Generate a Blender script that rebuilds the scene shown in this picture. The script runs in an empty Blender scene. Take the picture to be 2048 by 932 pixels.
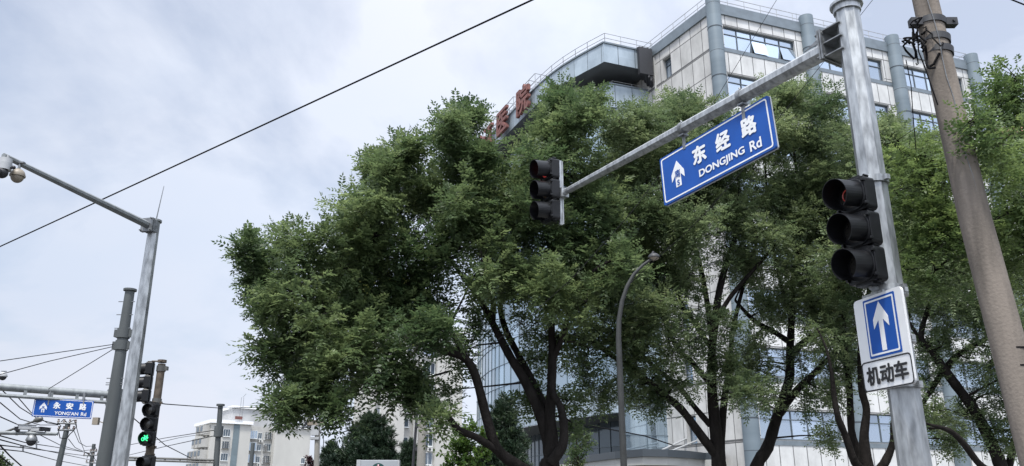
import bpy, math, random
import numpy as np
from mathutils import Vector, Matrix
R = math.radians
random.seed(7); rng = np.random.default_rng(7)
SC = bpy.context.scene; COL = SC.collection

# ------------------------------------------------------------------ camera
PITCH = R(18.38); FPX = 1640.0; EYE = 1.6
cam = bpy.data.cameras.new("camera"); cam.sensor_width = 36; cam.lens = FPX / 2048 * 36
cam.clip_start = 0.05; cam.clip_end = 6000
cam_o = bpy.data.objects.new("camera", cam); COL.objects.link(cam_o)
cam_o.location = (0, 0, EYE); cam_o.rotation_euler = (R(90) + PITCH, 0, 0)
SC.camera = cam_o

# ------------------------------------------------------------------ world, sun, exposure
SUN_EL, SUN_AZ = R(66), R(-104)           # azimuth of the sun, measured from +X towards +Y
SUN_DIR = Vector((math.cos(SUN_EL) * math.cos(SUN_AZ), math.cos(SUN_EL) * math.sin(SUN_AZ), math.sin(SUN_EL)))
SC.view_settings.view_transform = 'Standard'; SC.view_settings.look = 'None'
SC.view_settings.gamma = 1.0; SC.view_settings.exposure = 0.75; SC.view_settings.use_curve_mapping = False
w = bpy.data.worlds.new("World"); SC.world = w; w.use_nodes = True
nt = w.node_tree; N = nt.nodes; L = nt.links
bg = N['Background']; bg.inputs[1].default_value = 0.1
sky = N.new('ShaderNodeTexSky'); sky.sky_type = 'NISHITA'; sky.sun_disc = False
sky.sun_elevation = SUN_EL; sky.sun_rotation = R(90) - SUN_AZ
sky.air_density = 1.0; sky.dust_density = 2.0
tc = N.new('ShaderNodeTexCoord')
def wn(t, **k):
    n = N.new(t)
    for a, b in k.items(): setattr(n, a, b)
    return n
sep = wn('ShaderNodeSeparateXYZ'); L.new(tc.outputs['Generated'], sep.inputs[0])
zc = wn('ShaderNodeMath', operation='MAXIMUM'); L.new(sep.outputs[2], zc.inputs[0]); zc.inputs[1].default_value = 0.0
za = wn('ShaderNodeMath', operation='ADD'); L.new(zc.outputs[0], za.inputs[0]); za.inputs[1].default_value = 0.42
dx = wn('ShaderNodeMath', operation='DIVIDE'); L.new(sep.outputs[0], dx.inputs[0]); L.new(za.outputs[0], dx.inputs[1])
dy = wn('ShaderNodeMath', operation='DIVIDE'); L.new(sep.outputs[1], dy.inputs[0]); L.new(za.outputs[0], dy.inputs[1])
cmb = wn('ShaderNodeCombineXYZ'); L.new(dx.outputs[0], cmb.inputs[0]); L.new(dy.outputs[0], cmb.inputs[1])
n1 = wn('ShaderNodeTexNoise'); n1.inputs['Scale'].default_value = 2.0; n1.inputs['Detail'].default_value = 9; n1.inputs['Roughness'].default_value = 0.55
n1.inputs['Distortion'].default_value = 0.35
L.new(cmb.outputs[0], n1.inputs['Vector'])
n2 = wn('ShaderNodeTexNoise'); n2.inputs['Scale'].default_value = 1.5; n2.inputs['Detail'].default_value = 5; n2.inputs['Roughness'].default_value = 0.5
mp = wn('ShaderNodeMapping'); mp.inputs['Location'].default_value = (3.1, 7.7, 1.3); L.new(cmb.outputs[0], mp.inputs[0]); L.new(mp.outputs[0], n2.inputs['Vector'])
cov = wn('ShaderNodeMapRange'); cov.inputs[1].default_value = 0.36; cov.inputs[2].default_value = 0.54; cov.inputs[3].default_value = 0.50; cov.inputs[4].default_value = 1.0
L.new(n1.outputs[0], cov.inputs[0])
cr = wn('ShaderNodeValToRGB'); L.new(n2.outputs[0], cr.inputs[0])
cr.color_ramp.elements[0].position = 0.32; cr.color_ramp.elements[0].color = (4.3, 4.8, 5.75, 1)
cr.color_ramp.elements[1].position = 0.68; cr.color_ramp.elements[1].color = (5.0, 5.22, 5.85, 1)
# thin cloud is brighter round the sun and overhead
dot = wn('ShaderNodeVectorMath', operation='DOT_PRODUCT'); L.new(tc.outputs['Generated'], dot.inputs[0]); dot.inputs[1].default_value = SUN_DIR
glow = wn('ShaderNodeMapRange'); glow.interpolation_type = 'SMOOTHSTEP'
glow.inputs[1].default_value = 0.15; glow.inputs[2].default_value = 1.0; glow.inputs[3].default_value = 0.98; glow.inputs[4].default_value = 2.6
L.new(dot.outputs['Value'], glow.inputs[0])
gm = wn('ShaderNodeVectorMath', operation='SCALE'); L.new(cr.outputs[0], gm.inputs[0]); L.new(glow.outputs[0], gm.inputs['Scale'])
# thicker, whiter cloud towards the right, greyer low on the left
d2 = wn('ShaderNodeVectorMath', operation='DOT_PRODUCT'); L.new(tc.outputs['Generated'], d2.inputs[0]); d2.inputs[1].default_value = (0.80, 0.25, 0.55)
g2_ = wn('ShaderNodeMapRange'); g2_.inputs[1].default_value = -0.3; g2_.inputs[2].default_value = 0.85; g2_.inputs[3].default_value = 0.92; g2_.inputs[4].default_value = 1.24
L.new(d2.outputs['Value'], g2_.inputs[0])
gm0 = gm; gm = wn('ShaderNodeVectorMath', operation='SCALE'); L.new(gm0.outputs[0], gm.inputs[0]); L.new(g2_.outputs[0], gm.inputs['Scale'])
mx = wn('ShaderNodeMix', data_type='RGBA'); L.new(cov.outputs[0], mx.inputs[0]); L.new(sky.outputs[0], mx.inputs[6]); L.new(gm.outputs[0], mx.inputs[7])
L.new(mx.outputs[2], bg.inputs[0])

sun = bpy.data.lights.new("sun", 'SUN'); sun.energy = 3.0; sun.angle = R(9); sun.color = (1.0, 0.965, 0.90)
sun_o = bpy.data.objects.new("sun", sun); COL.objects.link(sun_o)
sun_o.rotation_euler = (-SUN_DIR).to_track_quat('-Z', 'Y').to_euler(); sun_o.location = (0, 0, 60)
SC.cycles.max_bounces = 8; SC.cycles.transparent_max_bounces = 6

# ------------------------------------------------------------------ planning helpers: where a sight line meets a depth, a height or a wall
CP, SP = math.cos(PITCH), math.sin(PITCH)
def ray(px, py):
    u = (466 - py) / FPX
    return Vector(((px - 1024) / FPX, CP - u * SP, SP + u * CP))
def at(px, py, Y):
    d = ray(px, py); return Vector((0, 0, EYE)) + d * (Y / d.y)
def atz(px, py, z):
    d = ray(px, py); return Vector((0, 0, EYE)) + d * ((z - EYE) / d.z)
def onwall(px, py, P0, ang):
    n = Vector((-math.sin(ang), math.cos(ang), 0)); d = ray(px, py); o = Vector((0, 0, EYE))
    return o + d * ((Vector(P0) - o).dot(n) / d.dot(n))
def uz(px, py, P0, ang):
    p = onwall(px, py, P0, ang); q = p - Vector(P0)
    return q.x * math.cos(ang) + q.y * math.sin(ang), p.z
def mpp(py, Y):                                    # metres per photo pixel at that depth
    return (Y / ray(1024, py).y) / FPX

# ------------------------------------------------------------------ materials
def newmat(name):
    m = bpy.data.materials.new(name); m.use_nodes = True
    return m, m.node_tree.nodes, m.node_tree.links, m.node_tree.nodes['Principled BSDF']
def mat(name, c, rough=0.6, metal=0.0, var=0.12, scale=6.0, bump=0.0, bscale=40.0, stain=None, stretch=None, spec=None):
    m, n, l, b = newmat(name)
    b.inputs['Roughness'].default_value = rough; b.inputs['Metallic'].default_value = metal
    if spec is not None: b.inputs['Specular IOR Level'].default_value = spec
    t = n.new('ShaderNodeTexCoord'); no = n.new('ShaderNodeTexNoise'); no.inputs['Scale'].default_value = scale; no.inputs['Detail'].default_value = 6
    src = t.outputs['Object']
    if stretch:
        mpn = n.new('ShaderNodeMapping'); mpn.inputs['Scale'].default_value = stretch; l.new(src, mpn.inputs[0]); src = mpn.outputs[0]
    l.new(src, no.inputs['Vector'])
    r = n.new('ShaderNodeValToRGB'); l.new(no.outputs[0], r.inputs[0])
    lo = stain if stain else tuple(max(0, x * (1 - var)) for x in c)
    r.color_ramp.elements[0].position = 0.33; r.color_ramp.elements[0].color = (*lo, 1)
    r.color_ramp.elements[1].position = 0.62; r.color_ramp.elements[1].color = (*[min(1, x * (1 + var * 0.6)) for x in c], 1)
    l.new(r.outputs[0], b.inputs['Base Color'])
    rr = n.new('ShaderNodeMapRange'); rr.inputs[3].default_value = max(0.02, rough - 0.08); rr.inputs[4].default_value = min(1, rough + 0.1)
    l.new(no.outputs[0], rr.inputs[0]); l.new(rr.outputs[0], b.inputs['Roughness'])
    if bump:
        nb = n.new('ShaderNodeTexNoise'); nb.inputs['Scale'].default_value = bscale; nb.inputs['Detail'].default_value = 4; l.new(t.outputs['Object'], nb.inputs['Vector'])
        bp = n.new('ShaderNodeBump'); bp.inputs['Strength'].default_value = bump; bp.inputs['Distance'].default_value = 0.02
        l.new(nb.outputs[0], bp.inputs['Height']); l.new(bp.outputs[0], b.inputs['Normal'])
    return m
def emit(name, c, s, base=(0.02, 0.02, 0.02)):
    m, n, l, b = newmat(name); b.inputs['Base Color'].default_value = (*base, 1); b.inputs['Emission Color'].default_value = (*c, 1)
    b.inputs['Emission Strength'].default_value = s; b.inputs['Roughness'].default_value = 0.2; return m
def glass_mat(name, c, metal=0.75, rough=0.04):
    m, n, l, b = newmat(name); b.inputs['Metallic'].default_value = metal; b.inputs['Roughness'].default_value = rough
    g = n.new('ShaderNodeNewGeometry'); r = n.new('ShaderNodeValToRGB'); l.new(g.outputs['Random Per Island'], r.inputs[0])
    r.color_ramp.elements[0].color = (*[x * 0.55 for x in c], 1); r.color_ramp.elements[1].color = (*[min(1, x * 1.12) for x in c], 1)
    l.new(r.outputs[0], b.inputs['Base Color']); return m
def leaf_mat(name, lo, hi, trans=0.45, rough=0.45):
    m, n, l, b = newmat(name)
    a = n.new('ShaderNodeAttribute'); a.attribute_name = 'tint'
    r = n.new('ShaderNodeValToRGB'); l.new(a.outputs['Fac'], r.inputs[0])
    r.color_ramp.elements[0].color = (*lo, 1); r.color_ramp.elements[1].color = (*hi, 1)
    e = r.color_ramp.elements.new(0.55); e.color = (*[(x * 0.6 + y * 0.4) for x, y in zip(lo, hi)], 1)
    l.new(r.outputs[0], b.inputs['Base Color']); b.inputs['Roughness'].default_value = rough; b.inputs['Specular IOR Level'].default_value = 0.35
    tr = n.new('ShaderNodeBsdfTranslucent'); hs = n.new('ShaderNodeHueSaturation'); hs.inputs['Value'].default_value = 1.5; hs.inputs['Hue'].default_value = 0.485
    l.new(r.outputs[0], hs.inputs['Color']); l.new(hs.outputs[0], tr.inputs['Color'])
    mixs = n.new('ShaderNodeMixShader'); mixs.inputs[0].default_value = trans
    l.new(b.outputs[0], mixs.inputs[1]); l.new(tr.outputs[0], mixs.inputs[2]); l.new(mixs.outputs[0], n['Material Output'].inputs['Surface'])
    return m
def panel_mat(name, c, joint, us, zs, zofs, wid=0.03, rough=0.45, metal=0.0, dirt=0.25, pale=None, spec=0.4):
    """cladding: joints every us metres along the wall, at heights zs (list inside a storey of 3.5 m) measured through the UV map"""
    m, n, l, b = newmat(name); b.inputs['Roughness'].default_value = rough; b.inputs['Metallic'].default_value = metal; b.inputs['Specular IOR Level'].default_value = spec
    uv = n.new('ShaderNodeUVMap'); s = n.new('ShaderNodeSeparateXYZ'); l.new(uv.outputs[0], s.inputs[0])
    def M(op, a, bb):
        k = n.new('ShaderNodeMath'); k.operation = op
        for i, v in enumerate((a, bb)):
            if v is None: continue
            if isinstance(v, (int, float)): k.inputs[i].default_value = v
            else: l.new(v, k.inputs[i])
        return k.outputs[0]
    cu = M('FRACT', M('DIVIDE', s.outputs[0], us), None); line = M('LESS_THAN', cu, wid / us)
    fz = M('MULTIPLY', M('FRACT', M('DIVIDE', M('SUBTRACT', s.outputs[1], zofs), 3.5), None), 3.5)
    for z in zs:
        line = M('MAXIMUM', line, M('LESS_THAN', M('ABSOLUTE', M('SUBTRACT', fz, z), None), wid * 0.62))
    # every panel its own shade
    iu = M('FLOOR', M('DIVIDE', s.outputs[0], us), None); iz = M('FLOOR', M('DIVIDE', M('SUBTRACT', s.outputs[1], zofs), 1.75), None)
    cx = n.new('ShaderNodeCombineXYZ'); l.new(iu, cx.inputs[0]); l.new(iz, cx.inputs[1])
    wnz = n.new('ShaderNodeTexWhiteNoise'); l.new(cx.outputs[0], wnz.inputs[0])
    # rain streaks: noise stretched downwards
    mpn = n.new('ShaderNodeMapping'); mpn.inputs['Scale'].default_value = (0.7, 0.34, 1); l.new(uv.outputs[0], mpn.inputs[0])
    no = n.new('ShaderNodeTexNoise'); no.inputs['Scale'].default_value = 1.3; no.inputs['Detail'].default_value = 7; no.inputs['Roughness'].default_value = 0.65; l.new(mpn.outputs[0], no.inputs['Vector'])
    r = n.new('ShaderNodeValToRGB'); l.new(no.outputs[0], r.inputs[0]); r.color_ramp.elements[0].position = 0.36; r.color_ramp.elements[1].position = 0.6
    r.color_ramp.elements[0].color = (*[x * (1 - dirt) for x in c], 1); r.color_ramp.elements[1].color = (*(pale or c), 1)
    sh = n.new('ShaderNodeMapRange'); sh.inputs[3].default_value = 0.90; sh.inputs[4].default_value = 1.04; l.new(wnz.outputs[0], sh.inputs[0])
    vs = n.new('ShaderNodeVectorMath'); vs.operation = 'SCALE'; l.new(r.outputs[0], vs.inputs[0]); l.new(sh.outputs[0], vs.inputs['Scale'])
    mxx = n.new('ShaderNodeMix'); mxx.data_type = 'RGBA'; l.new(line, mxx.inputs[0]); l.new(vs.outputs[0], mxx.inputs[6]); mxx.inputs[7].default_value = (*joint, 1)
    l.new(mxx.outputs[2], b.inputs['Base Color'])
    bp = n.new('ShaderNodeBump'); bp.inputs['Strength'].default_value = 0.6; bp.inputs['Distance'].default_value = 0.02; bp.invert = True
    l.new(line, bp.inputs['Height']); l.new(bp.outputs[0], b.inputs['Normal'])
    return m
MT = {
 'galv': mat('galvanised_steel', (0.36, 0.375, 0.385), 0.44, 0.7, 0.36, 18, 0.03, 60, stretch=(1, 1, 0.25)),
 'galv_dull': mat('dull_galvanised_steel', (0.21, 0.225, 0.23), 0.55, 0.4, 0.2, 6, 0.02, 40, stretch=(1, 1, 0.2)),
 'bracket': mat('bracket_steel', (0.20, 0.21, 0.22), 0.5, 0.6, 0.3, 14),
 'concrete': mat('pole_concrete', (0.19, 0.164, 0.140), 0.92, 0, 0.2, 4.5, 0.22, 45, stain=(0.105, 0.092, 0.080), stretch=(1.6, 1.6, 0.28), spec=0.2),
 'concrete_grey': mat('grey_concrete', (0.23, 0.22, 0.20), 0.85, 0, 0.15, 3, 0.2, 40),
 'rubber': mat('black_rubber', (0.022, 0.023, 0.027), 0.55, 0, 0.3, 20),
 'black': mat('black_polycarbonate', (0.007, 0.0075, 0.009), 0.38, 0, 0.25, 12, spec=0.28),
 'cable': mat('cable_sheath', (0.008, 0.008, 0.009), 0.85, 0, 0.2, 10, spec=0.1),
 'blue': mat('sign_blue', (0.010, 0.075, 0.33), 0.5, 0, 0.10, 3.0, spec=0.25),
 'white': mat('sign_white', (0.80, 0.81, 0.82), 0.4, 0, 0.04, 3),
 'sheet': mat('reflective_white_sheet', (0.72, 0.73, 0.74), 0.4, 0, 0.05, 4),
 'ink': mat('black_ink', (0.015, 0.015, 0.018), 0.5, 0, 0.1, 4),
 'alu': mat('aluminium_back', (0.45, 0.46, 0.47), 0.4, 0.6, 0.1, 5),
 'grey_paint': mat('grey_painted_steel', (0.060, 0.068, 0.070), 0.6, 0.0, 0.18, 3, stretch=(1, 1, 0.2)),
 'lamp_paint': mat('lamp_post_paint', (0.036, 0.038, 0.038), 0.6, 0.0, 0.2, 5, spec=0.3),
 'dark_paint': mat('dark_painted_steel', (0.09, 0.09, 0.085), 0.42, 0.2, 0.2, 6),
 'rust': mat('rusty_steel', (0.10, 0.08, 0.062), 0.7, 0.3, 0.35, 8),
 'bark': mat('dark_bark', (0.017, 0.015, 0.014), 0.92, 0, 0.4, 9, 0.9, 22, stretch=(1, 1, 0.3), spec=0.1),
 'pine_bark': mat('pine_bark', (0.05, 0.035, 0.028), 0.95, 0, 0.4, 8, spec=0.1),
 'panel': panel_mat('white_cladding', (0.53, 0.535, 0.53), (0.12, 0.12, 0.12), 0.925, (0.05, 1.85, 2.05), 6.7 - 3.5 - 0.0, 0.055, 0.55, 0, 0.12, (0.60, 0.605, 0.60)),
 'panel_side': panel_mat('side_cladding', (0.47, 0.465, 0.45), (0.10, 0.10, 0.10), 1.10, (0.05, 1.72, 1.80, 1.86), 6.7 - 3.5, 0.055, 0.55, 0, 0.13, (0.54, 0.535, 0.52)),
 'alu_panel': panel_mat('blue_grey_aluminium', (0.32, 0.385, 0.44), (0.05, 0.06, 0.07), 1.35, (), 0, 0.04, 0.4, 0.15, 0.14, (0.36, 0.425, 0.48)),
 'column': panel_mat('column_aluminium', (0.145, 0.185, 0.215), (0.05, 0.06, 0.07), 99, (0.9, 2.65), 0, 0.03, 0.5, 0.1, 0.12, (0.17, 0.21, 0.24)),
 'band': mat('blue_grey_band', (0.15, 0.18, 0.205), 0.45, 0.2, 0.15, 2),
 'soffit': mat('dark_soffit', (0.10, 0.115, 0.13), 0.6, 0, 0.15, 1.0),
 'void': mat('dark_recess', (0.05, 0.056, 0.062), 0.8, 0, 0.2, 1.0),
 'glass': glass_mat('window_glass', (0.46, 0.54, 0.64), 0.78, 0.04),
 'curtain': glass_mat('curtain_glass', (0.46, 0.57, 0.66), 0.75, 0.05),
 'dim_glass': glass_mat('dim_glass', (0.10, 0.13, 0.16), 0.35, 0.08),
 'frame': mat('dark_window_frame', (0.10, 0.12, 0.135), 0.45, 0.3, 0.1, 4),
 'mullion': mat('mullion_aluminium', (0.12, 0.155, 0.18), 0.5, 0.2, 0.1, 4),
 'white_frame': mat('white_window_frame', (0.60, 0.62, 0.62), 0.5, 0, 0.08, 4),
 'rail': mat('roof_railing', (0.34, 0.35, 0.36), 0.5, 0.4, 0.15, 4),
 'red_letter': mat('faded_red_letter', (0.175, 0.070, 0.060), 0.75, 0, 0.25, 3, stain=(0.12, 0.055, 0.05)),
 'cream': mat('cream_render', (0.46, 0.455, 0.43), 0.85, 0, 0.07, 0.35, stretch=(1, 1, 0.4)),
 'cream_shaded': mat('shaded_cream_render', (0.38, 0.377, 0.36), 0.85, 0, 0.12, 0.4),  # cream render darkened: shade of recesses and gable put into the colour
 'pale_grey': mat('pale_grey_render', (0.34, 0.345, 0.35), 0.85, 0, 0.08, 0.4),
 'slate': mat('slate_blue_render', (0.14, 0.18, 0.20), 0.8, 0, 0.12, 0.6),
 'cage': mat('window_cage_steel', (0.16, 0.15, 0.14), 0.6, 0.4, 0.2, 3),
 'ac': mat('air_conditioner_white', (0.55, 0.55, 0.53), 0.6, 0, 0.1, 3),
 'canopy_trim': mat('canopy_trim', (0.34, 0.345, 0.335), 0.55, 0, 0.1, 1),
 'lightbox': mat('light_box_grey', (0.30, 0.32, 0.34), 0.45, 0.1, 0.06, 1),
 'teal': mat('emblem_teal', (0.008, 0.05, 0.045), 0.45, 0, 0.05, 3),
 'red': mat('emblem_red', (0.42, 0.03, 0.03), 0.45, 0, 0.05, 3),
 'camera_white': mat('camera_white', (0.34, 0.35, 0.36), 0.45, 0, 0.1, 5),
 'dome_beige': mat('weathered_dome', (0.22, 0.19, 0.15), 0.45, 0, 0.15, 5),
 'porcelain': mat('brown_porcelain', (0.10, 0.07, 0.06), 0.3, 0, 0.2, 6),
 'red_roof': mat('red_roof', (0.26, 0.10, 0.075), 0.8, 0, 0.2, 1),
 'lens_dark': mat('dark_lens', (0.035, 0.033, 0.03), 0.18, 0, 0.2, 30, spec=0.6),
 'lens_red': emit('red_lens', (1.0, 0.10, 0.08), 0.10, (0.05, 0.018, 0.018)),
 'lens_amber': mat('amber_lens', (0.05, 0.035, 0.02), 0.18, 0, 0.2, 30, spec=0.6),
 'glow_red': emit('lit_red_led', (1.0, 0.15, 0.12), 0.05, (0.2, 0.02, 0.02)),
 'glow_green': emit('lit_green_led', (0.05, 1.0, 0.35), 1.3, (0.02, 0.2, 0.08)),
 'asphalt': mat('asphalt', (0.05, 0.05, 0.052), 0.9, 0, 0.2, 2, 0.3, 80),
 'paving': mat('paving', (0.24, 0.235, 0.225), 0.9, 0, 0.15, 1.5),
 'kerb': mat('kerb_stone', (0.33, 0.33, 0.32), 0.85, 0, 0.1, 2),
 'lane': mat('lane_paint', (0.72, 0.72, 0.70), 0.7, 0, 0.1, 3),
 'soil': mat('ground_cover', (0.11, 0.105, 0.09), 0.95, 0, 0.25, 0.1),
 'leaf_a': leaf_mat('pagoda_leaf', (0.043, 0.077, 0.032), (0.152, 0.204, 0.086)),
 'leaf_b': leaf_mat('fine_leaf', (0.057, 0.093, 0.042), (0.190, 0.240, 0.112)),
 'leaf_c': leaf_mat('near_leaf', (0.054, 0.095, 0.032), (0.180, 0.250, 0.082)),
 'leaf_bush': leaf_mat('bush_leaf', (0.03, 0.065, 0.015), (0.09, 0.16, 0.03)),
 'leaf_pine': leaf_mat('pine_needle', (0.013, 0.028, 0.016), (0.040, 0.066, 0.032), 0.12),
 'leaf_plum': leaf_mat('plum_leaf', (0.03, 0.015, 0.018), (0.07, 0.03, 0.035), 0.2),
 'blossom': leaf_mat('cream_blossom', (0.20, 0.22, 0.06), (0.34, 0.36, 0.12), 0.3),
}

# ------------------------------------------------------------------ mesh helpers
def basis(d):
    d = Vector(d).normalized(); a = Vector((0, 0, 1)) if abs(d.z) < 0.95 else Vector((1, 0, 0))
    x = a.cross(d).normalized(); return x, d.cross(x).normalized(), d
class MB:
    def __init__(s): s.v = []; s.f = []; s.uv = []; s.sm = []
    def face(s, pts, uv=None, smooth=False):
        i = len(s.v); s.v += [tuple(p) for p in pts]; s.f.append(list(range(i, i + len(pts)))); s.uv.append(uv or [(0, 0)] * len(pts)); s.sm.append(smooth)
    def box(s, c, size, M=None):
        hx, hy, hz = [q / 2 for q in size]; c = Vector(c)
        P = [Vector((a * hx, b * hy, d * hz)) for d in (-1, 1) for b in (-1, 1) for a in (-1, 1)]
        if M is not None: P = [M @ p for p in P]
        P = [p + c for p in P]; i = len(s.v); s.v += [tuple(p) for p in P]
        for q in ((0, 2, 3, 1), (4, 5, 7, 6), (0, 1, 5, 4), (2, 6, 7, 3), (0, 4, 6, 2), (1, 3, 7, 5)):
            s.f.append([i + k for k in q]); s.uv.append([(0, 0)] * 4); s.sm.append(False)
        return s
    def bbox(s, x0, x1, y0, y1, z0, z1): return s.box(((x0 + x1) / 2, (y0 + y1) / 2, (z0 + z1) / 2), (x1 - x0, y1 - y0, z1 - z0))
    def tube(s, pts, rad, n=8, smooth=None, cap=True, uvz=False, phase=0.0):
        pts = [Vector(p) for p in pts]
        if not hasattr(rad, '__len__'): rad = [rad] * len(pts)
        smooth = n >= 9 if smooth is None else smooth
        i0 = len(s.v); x = None; dist = 0
        for k, p in enumerate(pts):
            d = (pts[min(k + 1, len(pts) - 1)] - pts[max(k - 1, 0)]).normalized()
            if x is None: x, y, _ = basis(d)
            x = (x - d * x.dot(d)).normalized(); y = d.cross(x)
            for j in range(n):
                a = 2 * math.pi * j / n + phase; s.v.append(tuple(p + (x * math.cos(a) + y * math.sin(a)) * rad[k]))
        for k in range(len(pts) - 1):
            for j in range(n):
                a = i0 + k * n + j; b = i0 + k * n + (j + 1) % n
                s.f.append([a, b, b + n, a + n]); s.sm.append(smooth)
                if uvz: s.uv.append([(0.5, pts[k].z), (0.5, pts[k].z), (0.5, pts[k + 1].z), (0.5, pts[k + 1].z)])
                else: s.uv.append([(0, 0)] * 4)
        if cap:
            e = i0 + (len(pts) - 1) * n; k0 = len(s.v); s.v += [s.v[i0 + j] for j in range(n)] + [s.v[e + j] for j in range(n)]
            s.f.append([k0 + j for j in range(n)][::-1]); s.uv.append([(0.5, 0.5)] * n); s.sm.append(False)
            s.f.append([k0 + n + j for j in range(n)]); s.uv.append([(0.5, 0.5)] * n); s.sm.append(False)
        return s
    def prism(s, poly, d, M=None):
        """poly: list of 3-D points (planar), d: extrusion vector"""
        a = [Vector(p) for p in poly]; b = [p + Vector(d) for p in a]
        if M is not None: a = [M @ p for p in a]; b = [M @ p for p in b]
        i = len(s.v); n = len(a); s.v += [tuple(p) for p in a + b]
        s.f.append([i + k for k in range(n)][::-1]); s.f.append([i + n + k for k in range(n)])
        s.uv += [[(0, 0)] * n] * 2; s.sm += [False, False]
        for k in range(n):
            s.f.append([i + k, i + (k + 1) % n, i + n + (k + 1) % n, i + n + k]); s.uv.append([(0, 0)] * 4); s.sm.append(False)
        return s
    def ring(s, outer, inner, d):
        """flat frame between two outlines of equal length, extruded by d"""
        n = len(outer); A = [Vector(p) for p in outer]; B = [Vector(p) for p in inner]; d = Vector(d)
        i = len(s.v); s.v += [tuple(p) for p in A + B + [p + d for p in A] + [p + d for p in B]]
        for k in range(n):
            q = (k + 1) % n
            for fc in ([i + k, i + q, i + n + q, i + n + k], [i + 2 * n + k, i + 3 * n + k, i + 3 * n + q, i + 2 * n + q],
                       [i + k, i + 2 * n + k, i + 2 * n + q, i + q], [i + n + k, i + n + q, i + 3 * n + q, i + 3 * n + k]):
                s.f.append(fc); s.uv.append([(0, 0)] * 4); s.sm.append(False)
        return s
    def strip(s, poly, z0, z1, u0=0.0, flip=False):
        """vertical wall over a plan polyline, UV = metres along / height"""
        u = u0
        for a, b in zip(poly[:-1], poly[1:]):
            l = (Vector(b[:2]) - Vector(a[:2])).length
            P = [(a[0], a[1], z0), (b[0], b[1], z0), (b[0], b[1], z1), (a[0], a[1], z1)]; U = [(u, z0), (u + l, z0), (u + l, z1), (u, z1)]
            if flip: P.reverse(); U.reverse()
            s.face(P, U); u += l
        return s
    def sphere(s, c, r, nu=14, nv=9, sc=(1, 1, 1), lo=-90, hi=90):
        c = Vector(c); i0 = len(s.v)
        for k in range(nv + 1):
            la = R(lo + (hi - lo) * k / nv)
            for j in range(nu):
                a = 2 * math.pi * j / nu
                s.v.append((c.x + r * sc[0] * math.cos(la) * math.cos(a), c.y + r * sc[1] * math.cos(la) * math.sin(a), c.z + r * sc[2] * math.sin(la)))
        for k in range(nv):
            for j in range(nu):
                a = i0 + k * nu + j; b = i0 + k * nu + (j + 1) % nu
                s.f.append([a, b, b + nu, a + nu]); s.uv.append([(0, 0)] * 4); s.sm.append(True)
        return s
    def build(s, name, m, parent=None, loc=(0, 0, 0), rz=0.0, bevel=0.0):
        me = bpy.data.meshes.new(name); off = (0, 0, 0)
        v = s.v
        if parent is not None and parent.get('_w'):                 # world-built things: subtract the base point
            o = WORLD_AT[parent.name]; v = [(p[0] - o[0], p[1] - o[1], p[2] - o[2]) for p in v]
        me.from_pydata(v, [], s.f); me.materials.append(m)
        lay = me.uv_layers.new(name='UVMap'); flat = [c for q in s.uv for t in q for c in t]; lay.data.foreach_set('uv', flat)
        me.polygons.foreach_set('use_smooth', s.sm); me.update()
        o = bpy.data.objects.new(name, me); COL.objects.link(o); o.location = loc; o.rotation_euler = (0, 0, rz)
        if parent is not None:
            o.parent = parent
            if parent.get('_w'): o['_w'] = 1; WORLD_AT[o.name] = WORLD_AT[parent.name]
        if bevel:
            b = o.modifiers.new('bevel', 'BEVEL'); b.width = bevel; b.segments = 2; b.limit_method = 'ANGLE'; b.angle_limit = R(40)
        return o
WORLD_AT = {}
def tag(o, label, cat, group=None):
    o['label'] = label; o['category'] = cat
    if group: o['group'] = group
    return o
def thing(name, label, cat, loc, rz=0.0, group=None, world=False, roll=0.0):
    o = bpy.data.objects.new(name, None); COL.objects.link(o); o.location = loc; o.rotation_euler = (0, roll, rz); o.empty_display_size = 0.2
    if world: o['_w'] = 1; WORLD_AT[o.name] = tuple(loc)
    return tag(o, label, cat, group)
def struct(o): o['kind'] = 'structure'; return o
def copy_tree(o, parent=None):
    c = o.copy(); COL.objects.link(c); c.parent = parent
    for ch in [q for q in bpy.data.objects if q.parent == o]: copy_tree(ch, c)
    return c

_tc = {}
def text_mesh(body, size, bold=0.0, depth=0.0, spacing=1.0, step=0.0003, sx=1.0):
    """letters as mesh in the X-Z plane facing -Y, centred; bold = half stroke widening in metres"""
    cu = bpy.data.curves.new('t', 'FONT'); cu.body = body; cu.size = size; cu.space_character = spacing; cu.extrude = depth / 2; cu.resolution_u = 4
    o = bpy.data.objects.new('t', cu); COL.objects.link(o)
    dg = bpy.context.evaluated_depsgraph_get(); me = bpy.data.meshes.new_from_object(o.evaluated_get(dg))
    V = [v.co.copy() for v in me.vertices]; F = [list(p.vertices) for p in me.polygons]
    bpy.data.objects.remove(o); bpy.data.curves.remove(cu); bpy.data.meshes.remove(me)
    x0, x1 = min(v.x for v in V), max(v.x for v in V); y0, y1 = min(v.y for v in V), max(v.y for v in V)
    cx, cy = (x0 + x1) / 2, (y0 + y1) / 2
    mb = MB(); offs = [(0, 0)] if not bold else [(bold * math.cos(a), bold * math.sin(a)) for a in [k * math.pi / 4 for k in range(8)]]
    for k, (ox, oy) in enumerate(offs):
        i = len(mb.v); mb.v += [((v.x - cx) * sx + ox, -v.z - k * step, v.y - cy + oy) for v in V]
        for f in F:
            mb.f.append([i + q for q in f]); mb.uv.append([(0, 0)] * len(f)); mb.sm.append(False)
    return mb, (x1 - x0) * sx, y1 - y0
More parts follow.
